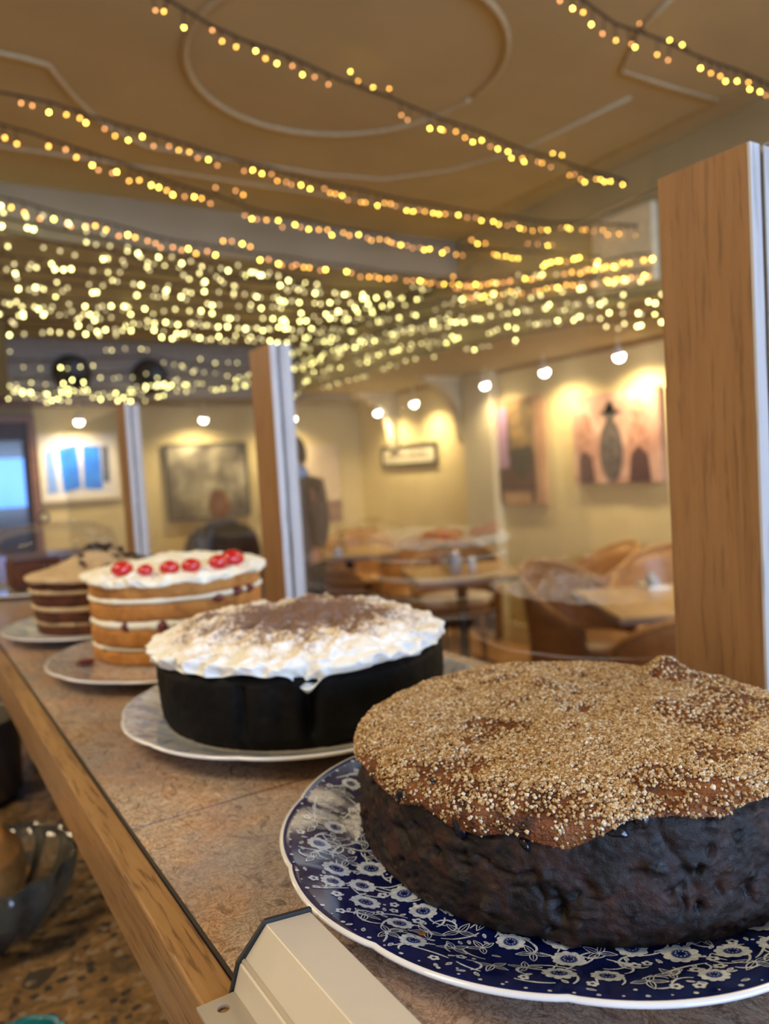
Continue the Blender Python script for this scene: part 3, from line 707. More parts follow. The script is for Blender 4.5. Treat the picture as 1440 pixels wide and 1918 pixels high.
def seated_man():
    t = thing('person', 'bald man in a dark jacket seated with his back to us before the grey painting', 'person', (2.05,5.62,0), rad(80))
    # local +x is the way he faces (away from us)
    J = [((0,0,.52),(.15,.13)),((.0,0,.66),(.14,.12)),((.01,0,.86),(.17,.12)),((.0,0,.98),(.17,.09)),((.0,0,1.04),(.06,.06)),((.015,0,1.12),.052)]
    E = [(0,1),(1,2),(2,3),(3,4),(4,5)]
    for s in (1,-1):
        n = len(J); J += [((0,s*.17,.985),.062),((.06,s*.23,.78),.048),((.26,s*.17,.77),.036)]
        E += [(3,n),(n,n+1),(n+1,n+2)]; fingers(J, E, (.27,s*.165,.77), (1,-s*.2,0), (0,-s,0), n+2)
        n = len(J); J += [((.10,s*.10,.50),.085),((.44,s*.12,.50),.065),((.46,s*.12,.26),.05),((.45,s*.12,.08),.04),((.56,s*.12,.05),.035)]
        E += [(0,n)] + [(n+k,n+k+1) for k in range(4)]
    skinned('body', J, E, skin_m, t)
    head(t, (.03,0,1.205), 0, tilt=.12)
    Jc = [((0,0,.56),(.17,.15)),((0,0,.70),(.17,.14)),((.0,0,.88),(.20,.15)),((-.005,0,.99),(.19,.10)),((0,0,1.055),(.085,.08))]
    Ec = [(0,1),(1,2),(2,3),(3,4)]
    for s in (1,-1):
        n = len(Jc); Jc += [((0,s*.19,.975),.082),((.05,s*.25,.78),.068),((.20,s*.19,.77),.052)]; Ec += [(3,n),(n,n+1),(n+1,n+2)]
    skinned('jacket', Jc, Ec, mat('dark_olive_jacket', (.045,.042,.035), .8), t)
    m = MB(); m.tube([(-.02+.10*math.cos(a), .105*math.sin(a), 1.06-.02*math.cos(a)) for a in np.linspace(0,2*PI,20)], .018, 8)
    m.tube([(-.08,.08,1.05),(-.14,.12,.97),(-.155,.13,.86)], [.016,.02,.016], 8); m.build('collar', mat('slate_blue_scarf', (.10,.16,.26), .8), t, smooth=True)
    Jt = [((0,0,.50),(.16,.14))]; Et = []
    for s in (1,-1):
        n = len(Jt); Jt += [((.10,s*.10,.50),.095),((.44,s*.12,.50),.078),((.46,s*.12,.26),.065),((.45,s*.12,.12),.06)]
        Et += [(0,n)] + [(n+k,n+k+1) for k in range(3)]
    skinned('trousers', Jt, Et, mat('dark_trousers', (.02,.02,.024), .8), t)
    return t
seated_man()
tub_chair(2.05,5.62,rad(80),'tub chair the bald man is sitting on',True,None,.28)
def standing_person():
    t = thing('person', 'standing person with dark hair and pale blue collar half hidden by the middle post', 'person', (2.10,4.42,0), rad(35))
    J = [((0,0,.92),(.11,.09)),((.0,0,1.08),(.10,.085)),((.0,0,1.26),(.12,.085)),((-.01,0,1.36),(.10,.06)),((0,0,1.42),(.052,.052)),((.01,0,1.48),.05)]
    E = [(0,1),(1,2),(2,3),(3,4),(4,5)]
    for s in (1,-1):
        n = len(J); J += [((-.01,s*.135,1.33),.036),((-.02,s*.185,1.10),.036),((.02,s*.120,.93),.030)]
        E += [(3,n),(n,n+1),(n+1,n+2)]; fingers(J, E, (.02,s*.115,.92), (.25,-s*.25,-1), (-1,0,0), n+2)
        n = len(J); J += [((0,s*.09,.84),.085),((.01,s*.10,.48),.058),((0,s*.10,.10),.04),((.12,s*.11,.04),.035)]
        E += [(0,n)] + [(n+k,n+k+1) for k in range(3)]
    skinned('body', J, E, skin_m, t)
    h = head(t, (.02,0,1.515), 0)
    m = MB(); n = 24; v = []; rows = 14
    for j in range(rows+1):
        ph = PI*.0 + (PI*.62)*j/rows
        for i in range(n):
            a = 2*PI*i/n; x = math.sin(ph)*math.cos(a); y = math.sin(ph)*math.sin(a); z = math.cos(ph)
            if x > .45 and z < .45: x = .45
            v.append((-.010+.112*x, .088*y, .005+.130*z))
    f = [(j*n+i, (j+1)*n+i, (j+1)*n+(i+1)%n, j*n+(i+1)%n) for j in range(rows) for i in range(n)]
    m.add(v, f); m.sphere((-.07,0,-.05), .06, 12, 8, sc=(.7,1.1,1.3)); m.build('hair', mat('dark_hair', (.010,.009,.012), .5), h, smooth=True)
    Jc = [((0,0,.76),(.185,.155)),((0,0,.94),(.180,.150)),((0,0,1.08),(.155,.125)),((0,0,1.26),(.18,.13)),((-.01,0,1.365),(.145,.085))]
    Ec = [(0,1),(1,2),(2,3),(3,4)]
    for s in (1,-1):
        n = len(Jc); Jc += [((-.01,s*.150,1.340),.082),((-.02,s*.190,1.10),.058),((.02,s*.145,.93),.052)]; Ec += [(4,n),(n,n+1),(n+1,n+2)]
    skinned('coat', Jc, Ec, mat('grey_brown_coat', (.10,.070,.066), .85), t)
    Jc = [((-.01,0,1.375),(.135,.09)),((0,0,1.43),(.08,.075)),((0,0,1.46),(.06,.06)),((-.01,.145,1.385),.085),((-.01,-.145,1.385),.085)]
    skinned('collar', Jc, [(0,1),(1,2),(0,3),(0,4)], mat('pale_blue_shirt', (.30,.45,.80), .8), t)
    Jt = [((0,0,.92),(.155,.125))]; Et = []
    for s in (1,-1):
        n = len(Jt); Jt += [((0,s*.09,.80),.095),((.01,s*.10,.48),.07),((0,s*.10,.12),.055)]; Et += [(0,n)] + [(n+k,n+k+1) for k in range(2)]
    skinned('trousers', Jt, Et, mat('black_trousers', (.008,.008,.010), .8), t)
standing_person()

# ------------------------------------------------------------------ counter
XI, XO, XG = .093, .0785, .4275
t = thing('display_shelf', 'stone-effect display shelf with oak front edging carrying the four cakes', 'shelf', (XI,-.5,SH))
def slab(y0, y1): MB().box((.0018,y0+.5+.0008,-.022),(.465-XI,y1+.5-.0008,0)).build('stone_panel', M['stone'], t, bevel=.0004)
slab(-.5,.436); slab(.436,1.50); slab(1.50,2.6)
MB().box((.0018,0,-.026),(.465-XI,3.1,-.0225)).build('backing_board', M['strip'], t)
MB().box((0,0,-.022),(.0016,3.1,.0003)).build('metal_strip', M['strip'], t)
MB().box((XO-XI,0,-.037),(-.0002,3.1,0)).build('oak_edging', M['oakedge'], t, bevel=.0012)
# counter body and lower worktop
LW = SH - .235
t = thing('counter', 'dark wooden counter body under the display shelf', 'counter', (.44,-.5,0))
MB().box((.0,0,0),(.025,3.1,SH-.0262)).build('front_panel', M['plydark'], t)
MB().box((-1.0,.01,.10),(-.002,3.09,LW-.031)).build('cabinet_body', M['plydark'], t)
t2 = MB().box((-.62,-.5,LW-.03),(.4385,2.6,LW)).build('worktop', M['granite'], bevel=.002)
tag(t2, 'speckled brown granite worktop below the display shelf', 'worktop')
for k, y in enumerate((1.32,.2)):
    m = MB().tube([(.15,y,LW),(.15,y,SH-.0262)], .006, 12).build('shelf_support', M['chrome'], smooth=True)
    tag(m, ('thin chrome rod under the shelf edge beside the dark pot','thin chrome rod under the near part of the shelf')[k], 'support')

# posts
def post(y0, y1, label, top=.176):
    t = thing('display_post', label, 'post', (XG,y0,SH), 0, 'oak posts of the glass display')
    h = top + .19; w_ = y1 - y0; m = M['oak']
    MB().box((0,.0012,0),(.0100,w_,h)).build('front_board', m, t, bevel=.0008)
    MB().box((0.0002,-.0008,0),(.0098,.0010,h-.0005)).build('daylit_edge_strip', M['daylit'], t)
    MB().box((.0135,.0012,0),(.030,w_,h)).build('rear_board', m, t, bevel=.0008)
    MB().box((.0137,-.0008,0),(.0298,.0010,h-.0005)).build('rear_daylit_edge_strip', M['daylit'], t)
    MB().box((.0102,.004,0),(.0133,w_-.004,h-.004)).build('core', M['seal'], t)
    return t
post(.268,.331,'large oak post nearest the camera behind the sugar-crusted cake')
post(.945,1.014,'middle oak post behind the cherry cake')
post(1.715,1.79,'far oak post behind the chocolate layer cake')
for y0, y1, lb in ((-.4,.266,'clear glass panel right of the nearest oak post'),(.3325,.943,'clear glass panel between the nearest and the middle post'),(1.0155,1.713,'clear glass panel between the middle and the far post'),(1.7915,2.55,'clear glass panel beyond the far post')):
    tag(MB().box((XG+.0103,y0,SH),(XG+.0132,y1,SH+.365)).build('glass_screen', M['pane']), lb.replace('panel','screen'), 'glass screen', 'glass screens of the display')

# aluminium rail
t = thing('sliding_rail', 'cream angled aluminium rail end with black seal at the bottom of the picture', 'rail', (.09,.27,SH))
pr = [(.0003,.0006),(.0035,.0102),(.0055,.0112),(.0150,.0215),(.0335,.0195),(.0350,.0006),(.0335,.0006),(.0320,.0180),(.0155,.0198),(.0070,.0098),(.0052,.0082),(.0022,.0006)]
MB().prism(pr, -.42, 0, axis='y').build('cover_profile', M['alu'], t, bevel=.0004)
sp = [(-.0008,.0002),(.0028,.0110),(.0148,.0228),(.0342,.0208),(.0360,.0002)]
MB().prism(sp, .0001, .0016, axis='y').build('end_seal', M['seal'], t)
m = MB(); m.tube([(.0052,-.415,.0108),(.0052,-.0005,.0108)], .0011, 8); m.build('bead', M['alu'], t, smooth=True)
fp = MB()   # flat plate with a round screw hole
ring = [(.0045*math.cos(a)*.5, .0045*math.sin(a)*.5) for a in np.linspace(0,2*PI,24,endpoint=False)]
hx, hy = -.0062, -.0075
v = []; f = []
sq = []
for a in np.linspace(0,2*PI,24,endpoint=False):
    c_, s_ = math.cos(a), math.sin(a); k = .0065/max(abs(c_),abs(s_)); sq.append((hx+k*c_, hy+k*s_))
for z in (.0003,.0016):
    v += [(hx+x,hy+y,z) for x,y in ring] + [(x,y,z) for x,y in sq]
for i in range(24):
    j = (i+1)%24
    f += [(i,j,24+j,24+i),(48+i,72+i,72+j,48+j),(i,48+i,48+j,j)]
fp.add(v, f)
fp.box((hx+.0065,-.42,.0003),(.018,-.001,.0016)).box((-.0140,-.42,.0003),(hx+.0065,-.0140,.0016)).box((-.0140,-.0140,.0003),(hx-.0065,-.001,.0016))
fo = fp.build('fixing_plate', M['aluflat'], t)

# ------------------------------------------------------------------ plates
def plate(name, label, c, r, mats, lobes=12, amp=.012, hgt=.016, well=.66, z0=0):
    """mats: underside/lip, rim pattern, well pattern"""
    t = thing(name, label, 'plate', (c[0],c[1],SH), 0, 'dinner plates under the cakes')
    n = 240
    prof = [(0,.0022),(.50,.0022),(.54,.0003),(.56,.0003),(.58,.003),(.70,.0045),(.80,.0085),(.92,.0125),(.985,hgt-.0022),(1.0,hgt-.0008),(1.0,hgt+.0004),(.988,hgt+.0007),
            (.965,hgt-.0002),(.93,hgt-.0016),(.88,hgt-.0035),(.82,.0098),(.76,.0072),(.70,.0058),(.5,.0052),(.3,.0052),(0,.0052)]
    V = []; F = []; MI = []
    for q, z in prof:
        for i in range(n):
            a = 2*PI*i/n; w_ = 1 + amp*(abs(math.cos(a*lobes/2))**.7 - .6)*min(1, max(0, (q-.6)/.35))
            V.append((q*r*w_*math.cos(a), q*r*w_*math.sin(a), z))
    for j in range(len(prof)-1):
        k = 0 if j < 11 else (1 if prof[j+1][0] >= .72 else 2)
        for i in range(n):
            F.append((j*n+i, j*n+(i+1)%n, (j+1)*n+(i+1)%n, (j+1)*n+i)); MI.append(k)
    npmesh('dish', V, F, mats, t, MI)
    pz = [(q*r, z) for q, z in prof[11:]][::-1]
    return t, (lambda rr: float(np.interp(rr, [p[0] for p in pz], [p[1] for p in pz])))
c1 = (.2836,.2811)
pt, pzf = plate('dinner_plate', 'navy and white floral plate with wavy white rim under the sugar-crusted cake', (.268,.276), .1405, [M['white'],M['navy'],M['navy']], 12, .016, .0165)

# printed flowers, leaves and tendrils follow the dish surface
rp = random.Random(21)
pv, pf, pm = [], [], []
def pput(pts, faces, lift, mi):
    b_ = len(pv)
    for x, y in pts:
        q = math.hypot(x, y); a = math.atan2(y, x); w_ = 1 + .016*(abs(math.cos(a*6))**.7 - .6)*min(1, max(0, (q/.1405-.6)/.35))
        pv.append((x, y, pzf(q/w_) + lift))
    for f_ in faces: pf.append(tuple(b_+i for i in f_)); pm.append(mi)
def ribbon(pts, w0, lift, mi=0, taper=True):
    P = [Vector(p) for p in pts]; n = len(P); L_, R_ = [], []
    for i in range(n):
        tt = (P[min(i+1,n-1)] - P[max(i-1,0)]).normalized(); nn = Vector((-tt.y, tt.x))
        w_ = w0*(1 if not taper else .45 + .55*math.sin(PI*min(1, (i+.5)/n)))
        L_.append(tuple(P[i]+nn*w_/2)); R_.append(tuple(P[i]-nn*w_/2))
    pput(L_+R_, [(i,n+i,n+i+1,i+1) for i in range(n-1)], lift, mi)
def disc(cx_, cy_, rf, lift, mi, n=40):
    inner = [(cx_+rf(2*PI*i/n)*.5*math.cos(2*PI*i/n), cy_+rf(2*PI*i/n)*.5*math.sin(2*PI*i/n)) for i in range(n)]
    outer = [(cx_+rf(2*PI*i/n)*math.cos(2*PI*i/n), cy_+rf(2*PI*i/n)*math.sin(2*PI*i/n)) for i in range(n)]
    fs = [(i,n+i,n+(i+1)%n,(i+1)%n) for i in range(n)] + [(i,(i+1)%n,2*n) for i in range(n)]
    pput(inner+outer+[(cx_,cy_)], [f_ for f_ in fs], lift, mi)
def pflower(x, y, r_, rot):
    k = 10
    disc(x, y, lambda a: r_*(.80+.20*abs(math.cos(k*(a-rot)/2))**.6), .00022, 0, 60)
    disc(x, y, lambda a: r_*(.40+.14*(1 if int((a-rot)*30/PI) % 2 else 0)), .00034, 2, 60)
    disc(x, y, lambda a: r_*.16, .00046, 1, 12)
    for i in range(9):
        a = 2*PI*i/9+rot; disc(x+r_*.29*math.cos(a), y+r_*.29*math.sin(a), lambda b: r_*.045, .00046, 0, 6)
def small(x, y, r_, rot):
    for i in range(5):
        a = 2*PI*i/5+rot; disc(x+r_*.58*math.cos(a), y+r_*.58*math.sin(a), lambda b: r_*.40, .00022, 0, 10)
    disc(x, y, lambda b: r_*.30, .0003, 1, 8)
def leaf(x, y, ln, rot):
    c_, s_ = math.cos(rot), math.sin(rot); up, dn = [], []
    for i in range(9):
        q = i/8; w_ = ln*.20*math.sin(PI*q**.8)
        up.append((x+c_*ln*q-s_*w_, y+s_*ln*q+c_*w_)); dn.append((x+c_*ln*q+s_*w_, y+s_*ln*q-c_*w_))
    ribbon(up, .00042, .00022, 0, False); ribbon(dn, .00042, .00022, 0, False)
    ribbon([(x+c_*ln*q, y+s_*ln*q) for q in (0,.25,.5,.75)], .0003, .00022, 0)
RM = .1345
occ = []
def free(x, y, r_, k=1.0):
    if math.hypot(x, y)+r_ > RM or math.hypot(x, y) < .062: return False
    return all((x-a)**2+(y-b)**2 > ((r_+c_)*k)**2 for a, b, c_ in occ)
def tryput(num, rmin, rmax, k, fn, pad=0):
    n = 0
    for _ in range(num*40):
        if n >= num: break
        a = rp.uniform(0,2*PI); q = rp.uniform(.08,RM); r_ = rp.uniform(rmin,rmax); x, y = q*math.cos(a), q*math.sin(a)
        if free(x, y, r_, k):
            occ.append((x,y,r_+pad)); fn(x,y,r_,rp.uniform(0,6.28)); n += 1
for _ in range(24):       # flower sprays of two or three
    a = rp.uniform(0,2*PI); q = rp.uniform(.085,.125)
    for k in range(rp.choice((2,3,3))):
        for _t in range(12):
            x = q*math.cos(a)+rp.uniform(-.012,.012); y = q*math.sin(a)+rp.uniform(-.012,.012)
            if free(x, y, .0066, 1.03): occ.append((x,y,.0066)); pflower(x,y,.0066*rp.uniform(.9,1.08),rp.uniform(0,1)); break
tryput(26, .0052, .0060, 1.0, pflower)
def starleaf(x, y, r_, rot):
    for i in range(4): leaf(x, y, r_*1.05, rot+i*1.35)
tryput(80, .0058, .0075, .88, starleaf)
tryput(80, .0020, .0027, .95, small)
def tendril(x, y, r_, rot):
    cur = rp.uniform(-240,240); p = [(x - r_*math.cos(rot), y - r_*math.sin(rot))]; a = rot
    for i in range(7): a += cur*r_*2/7; p.append((p[-1][0]+r_*2/7*math.cos(a), p[-1][1]+r_*2/7*math.sin(a)))
    if all(math.hypot(*q) < RM for q in p): ribbon(p, .00095, .00018, 0)
tryput(520, .0016, .0024, .42, lambda x,y,r_,rot: tendril(x,y,r_*rp.uniform(2.2,4.2),rot), -.0012)
tryput(200, .0013, .0016, .8, lambda x,y,r_,rot: leaf(x-r_,y,r_*2.2,rot))
tryput(90, .0004, .0009, .9, lambda x,y,r_,rot: disc(x,y,lambda a:r_,.0002,0,8))
# lace edge
for i in range(110):
    a = 2*PI*i/110; q = .1362; disc(q*math.cos(a), q*math.sin(a), lambda b: .0007*(1+.4*math.sin(i*3)), .0002, 0, 8)
me = bpy.data.meshes.new('floral_pattern'); me.from_pydata(pv, [], pf)
for m in (M['flower'], M['navy'], M['navymid']): me.materials.append(m)
me.polygons.foreach_set('material_index', pm); me.update()
po = bpy.data.objects.new('floral_pattern', me); C.objects.link(po); po.parent = pt

c2 = (.2664,.564); c3 = (.2582,.8648); c4 = (.222,1.095)
plate('dinner_plate', 'white plate with faded blue rim pattern under the dark cream-topped cake', (.2665,.556), .144, [M['white'],M['plateblue'],M['platewell']], 12, .014, .0165)
plate('dinner_plate', 'pale speckled plate with white angular rim under the cherry cake', (.251,.812), .1425, [M['white'],M['plategrey'],M['plategrey']], 12, .012, .0150)
plate('dinner_plate', 'white plate under the chocolate layer cake at the far left', (.222,1.068), .127, [M['white'],M['plateblue'],M['white']], 12, .012, .0150)
m = MB(); m.sphere((.150,.842,SH+.0105), .008, 12, 8, sc=(1.3,1,.35)); tag(m.build('jam_drop', M['jam'], smooth=True), 'dark red jam smear on the speckled plate left of the cherry cake', 'jam')
WB = .0054   # cake rests on the well of the plate

# ------------------------------------------------------------------ cake surfaces
def revolve(name, prof, n, disp, m, parent, closed_top=True, zoff=0):
    """prof: list of (r, z) from bottom centre to top centre; disp(P, N, th, s) -> offset along normal"""
    prof = np.array(prof); K = len(prof)
    d = np.gradient(prof, axis=0); nr = np.stack([d[:,1], -d[:,0]], 1); nr /= np.maximum(1e-9, np.linalg.norm(nr, axis=1))[:,None]
    th = np.linspace(0, 2*PI, n, endpoint=False)
    R_ = np.repeat(prof[:,0], n); Z_ = np.repeat(prof[:,1], n); T = np.tile(th, K)
    P = np.stack([R_*np.cos(T), R_*np.sin(T), Z_], 1)
    N = np.stack([np.repeat(nr[:,0], n)*np.cos(T), np.repeat(nr[:,0], n)*np.sin(T), np.repeat(nr[:,1], n)], 1)
    if disp is not None: P = P + N*disp(P, N, T)[:,None]
    j = np.repeat(np.arange(K-1), n); i = np.tile(np.arange(n), K-1); i2 = (i+1) % n
    F = np.stack([j*n+i, j*n+i2, (j+1)*n+i2, (j+1)*n+i], 1)
    return npmesh(name, P, F, m, parent)
def lerp_prof(pts, step):
    out = []
    for (a, b) in zip(pts[:-1], pts[1:]):
        L = math.hypot(b[0]-a[0], b[1]-a[1]); k = max(1, int(round(L/step)))
        for i in range(k): out.append((a[0]+(b[0]-a[0])*i/k, a[1]+(b[1]-a[1])*i/k))
    out.append(pts[-1]); return out

# --- cake 1: dark fruit cake with demerara crust
t1 = thing('sugar_crusted_cake', 'dark fruit cake with a golden demerara sugar crust on the navy floral plate', 'cake', (c1[0],c1[1],SH+WB))
pits = [(rp.uniform(-PI,PI), rp.uniform(.003,.05), rp.uniform(.0010,.0048), rp.uniform(.0008,.0034), rp.uniform(.0008,.0032)*(1 if rp.random()<.75 else -.7)) for _ in range(420)]
def d1(P, N, T):
    side = (np.abs(N[:,2]) < .7).astype(float)
    o = .0022*fbm(P, 60, 5, 3) + .0018*fbm(P, 24, 3, 9) + .0005*fbm(P, 500, 2, 13)
    r = np.hypot(P[:,0], P[:,1]); wr = fbm(P, 210, 3, 17); wr2 = fbm(P, 90, 2, 19)
    for a, z, wa, wz, dp_ in pits:
        da = (T-a+PI) % (2*PI) - PI
        near = np.nonzero(np.abs(da*r) < wa*3)[0]
        q = ((da[near]*r[near]+wr[near]*.0035)/wa)**2 + ((P[near,2]-z+wr2[near]*.004)/wz)**2
        o[near] -= 1.15*dp_*np.exp(-q*1.3)*side[near]
    # a few creases
    for a, w_, dp_ in ((-2.05,.002,.0012),):
        da = (T-a-.25*np.sin(P[:,2]*90)*.25+PI) % (2*PI) - PI; o -= dp_*np.exp(-(da*r/w_)**2)*side
    return o
body = lerp_prof([(0,0),(.100,0),(.108,.001),(.1118,.006),(.1125,.016),(.1112,.034),(.1095,.046),(.106,.0505),(.095,.0525)], .0009) + [(.06,.053),(0,.053)]
revolve('cake_body', body, 900, d1, M['fruitcake'], t1)
# crust
def drip(T):
    D = np.degrees(T) % 360
    ks = [0,30,70,100,130,150,165,175,183,190,197,204,211,217,222,227,233,240,246,252,258,265,275,290,330,360]
    vs = [6,9,5,8,6,9,7,10,12,8,13,14,10,13,14,9,2.5,1.2,3.2,4.5,2,1.5,3,5,5,6]
    return np.interp(D, ks, vs)*.001
def crust_surface(s, T):
    """s: 0 at the centre, 1 at the rim, >1 is metres/0.01 down the side"""
    rim = .1105
    q = np.clip(s, 0, 1); dn = np.clip(s-1, 0, None)*.01
    lim = drip(T); dn = np.minimum(dn, lim)
    r = rim*q; z = .0565 + .0035*(1-q**2) - .0050*np.clip((q-.80)/.20, 0, 1)**2.2
    r = np.where(s > 1, rim + .0022*np.sin(np.clip(dn/.005,0,1)*PI/2) - .0012*np.clip((dn-.005)/.012,0,1), r)
    z = np.where(s > 1, z - dn, z)
    P = np.stack([r*np.cos(T), r*np.sin(T), z], 1)
    h = .0030*fbm(P, 26, 3, 31) + .0014*fbm(P, 90, 3, 33)
    # the lump at the back right and the hollows
    for (x, y, w_, a) in ((.082,.010,.010,.010),(.0,-.01,.012,-.003),(-.050,.010,.009,-.003),(.055,-.055,.016,-.0028),(-.085,-.02,.014,-.003),(.01,.035,.009,.003)):
        h = h + a*np.exp(-((P[:,0]-x)**2+(P[:,1]-y)**2)/w_**2)
    w_ = np.where(s > 1, .5, 1.0)
    P[:,2] += h*w_
    P[:,0] += np.where(s > .93, h*.8*np.cos(T), 0); P[:,1] += np.where(s > .93, h*.8*np.sin(T), 0)
    # thin out at the lower lip
    edge = np.clip((dn - lim + .0022)/.0022, 0, 1)*(s > 1)
    P[:,0] -= edge*.0045*np.cos(T); P[:,1] -= edge*.0045*np.sin(T)
    return P
S = np.concatenate([np.linspace(0,1,110), 1+np.linspace(.02,1.75,40)]); n = 720
T = np.tile(np.linspace(0,2*PI,n,endpoint=False), len(S)); SS = np.repeat(S, n)
P = crust_surface(SS, T); j = np.repeat(np.arange(len(S)-1), n); i = np.tile(np.arange(n), len(S)-1); i2 = (i+1) % n
npmesh('caramel_crust', P, np.stack([(j+1)*n+i, (j+1)*n+i2, j*n+i2, j*n+i], 1), M['dates'], t1)
# sugar crystals
N = 74000
u = NR.random(N); T = NR.random(N)*2*PI; s = np.sqrt(u)*1.0
k = NR.random(N) < .20; s[k] = 1 + NR.random(k.sum())*1.65
P = crust_surface(s, T)
f1 = fbm(P, 42, 3, 55); f2 = fbm(P, 18, 2, 57)
keep = np.ones(N, bool)
keep &= ~((s > 1) & (NR.random(N) < np.clip((s-1)*.8+.10, 0, .80)) )
keep &= ~((s > 1) & ((s-1)*.01 > drip(T)-.0006))
bare = (f1 < -.22) | (f2 < -.42)
for (x, y, w_) in ((.055,-.055,.013),(.01,.030,.008),(-.052,.012,.010),(-.085,-.02,.010),(-.098,-.015,.009),(-.040,-.085,.014)):
    bare |= ((P[:,0]-x)**2+(P[:,1]-y)**2 < (w_*(1+.5*f1))**2)
keep &= ~(bare & (NR.random(N) < .82))
# brown band of bare caramel along the near-left rim
D = np.degrees(T) % 360
nl = (D > 185) & (D < 228) & (s > .90)
keep &= ~(nl & (NR.random(N) < .62))
P = P[keep]; s = s[keep]; n_ = len(P)
cube = np.array([(-1,-1,-1),(1,-1,-1),(1,1,-1),(-1,1,-1),(-1,-1,1),(1,-1,1),(1,1,1),(-1,1,1)], float)
size = NR.uniform(.00032,.00074,(n_,1,1))*NR.uniform(.7,1.2,(n_,1,3))
Q = cube[None]*size*(1+NR.uniform(-.22,.22,(n_,8,1)))
q4 = NR.normal(size=(n_,4)); q4 /= np.linalg.norm(q4,axis=1)[:,None]; a,b_,c_,d_ = q4.T
RM3 = np.stack([np.stack([1-2*(c_*c_+d_*d_),2*(b_*c_-a*d_),2*(b_*d_+a*c_)],1),np.stack([2*(b_*c_+a*d_),1-2*(b_*b_+d_*d_),2*(c_*d_-a*b_)],1),np.stack([2*(b_*d_-a*c_),2*(c_*d_+a*b_),1-2*(b_*b_+c_*c_)],1)],1)
Q = np.einsum('nij,nkj->nki', RM3, Q) + P[:,None,:] + np.array([0,0,.0003])
cf = np.array([(0,3,2,1),(4,5,6,7),(0,1,5,4),(1,2,6,5),(2,3,7,6),(3,0,4,7)])
F = (cf[None] + (np.arange(n_)*8)[:,None,None]).reshape(-1,4)
so = npmesh('sugar_crystals', Q.reshape(-1,3), F, M['sugar'], t1, smooth=False); so['kind'] = 'stuff'
rs1 = random.Random(9)
# raisins and fruit pieces that show
for k, (a, s_, r_) in enumerate(((rad(122),.93,.0055),(rad(176),.99,.0045),(rad(182),1.5,.006),(rad(190),.96,.004),(rad(199),1.9,.0055),(rad(213),2.0,.0065),(rad(236),1.12,.0060),(rad(231),1.35,.0045),(rad(205),1.25,.0045),(rad(168),.9,.004))):
    p = crust_surface(np.array([s_]), np.array([a]))[0]
    rr_ = np.array([rs1.uniform(.8,1.2) for _ in range(3)])
    o = revolve('raisin', lerp_prof([(0,-r_),(r_*.7,-r_*.7),(r_,0),(r_*.7,r_*.7),(0,r_)], r_*.25), 20, (lambda P, N, T, k=k: .0018*fbm(P, 260, 3, 700+k)), M['raisin'], t1)
    rd = math.hypot(p[0],p[1]); o.location = (p[0]*(1-.002/rd), p[1]*(1-.002/rd), p[2]-.0018); o.rotation_euler = (k,k*1.3,k*2.1); o.scale = (.95*rr_[0],.62*rr_[1],.45)

# --- cake 2: black cake with cream
t2 = thing('cream_topped_cake', 'near-black chocolate cake with thick whipped cream dusted with cocoa', 'cake', (c2[0],c2[1],SH+WB))
TC2 = math.atan2(-c2[1], -c2[0])
def d2(P, N, T):
    o = .0024*fbm(P, 26, 4, 71) + .0007*fbm(P, 240, 3, 75); r = np.hypot(P[:,0],P[:,1]); side = (np.abs(N[:,2]) < .7)
    for a, w_, dp_, sl in ((TC2+.02,.0045,.011,.006),(TC2-.40,.004,.006,-.005),(TC2-.15,.007,.004,.003)):
        da = (T-a-sl*100*(P[:,2]-.03)*.2+PI) % (2*PI)-PI
        o = o - dp_*np.exp(-(da*r/w_)**2)*side*np.clip(P[:,2]/.02, .2, 1)
    return o
revolve('cake_body', lerp_prof([(0,0),(.100,0),(.108,.001),(.1116,.008),(.1120,.02),(.1128,.038),(.1125,.046),(.108,.0505),(.09,.052),(0,.052)], .0018), 480, d2, M['blackcake'], t2)
def cream_cap(name, R0, z0, thick, edge, lump, m, parent, seed, over=.003, n=480, ns=90, peaks=()):
    """edge(T): how far the cream runs down the side, in metres"""
    S = np.concatenate([np.linspace(0,1,ns), 1+np.linspace(.03,1,40)]); T = np.tile(np.linspace(0,2*PI,n,endpoint=False), len(S)); s = np.repeat(S, n)
    q = np.clip(s,0,1); dn = np.clip(s-1,0,1); E_ = edge(T)
    r = (R0-thick*.35)*q; z = z0 + thick*(1-.30*np.clip((q-.75)/.25,0,1)**2)
    ang = dn*PI*.5
    r = np.where(s > 1, (R0-thick*.35) + (over+thick*.35)*np.sin(np.clip(dn*2.2,0,1)*PI/2)*np.where(dn>.8,1-(dn-.8)*4.5,1), r)
    z = np.where(s > 1, z - (thick*.7+E_)*dn, z)
    P = np.stack([r*np.cos(T), r*np.sin(T), z],1)
    h = lump*(1.3*fbm(P, 34, 3, seed) + 1.1*(1-2.4*np.abs(fbm(P, 62, 2, seed+5))) - .4 + .35*fbm(P, 210, 2, seed+8))
    for x, y, w_, a in peaks: h = h + a*np.exp(-((P[:,0]-x)**2+(P[:,1]-y)**2)/w_**2)*(s <= 1)
    f_ = np.where(s > 1, np.clip((1-dn)*3,0,1), 1)
    rad_ = np.clip((s-.85)/.25,0,1)
    P[:,2] += h*(1-.6*rad_)*f_; P[:,0] += h*rad_*np.cos(T)*f_*1.1; P[:,1] += h*rad_*np.sin(T)*f_*1.1
    j = np.repeat(np.arange(len(S)-1), n); i = np.tile(np.arange(n), len(S)-1); i2 = (i+1) % n
    return npmesh(name, P, np.stack([(j+1)*n+i,(j+1)*n+i2,j*n+i2,j*n+i],1), m, parent)
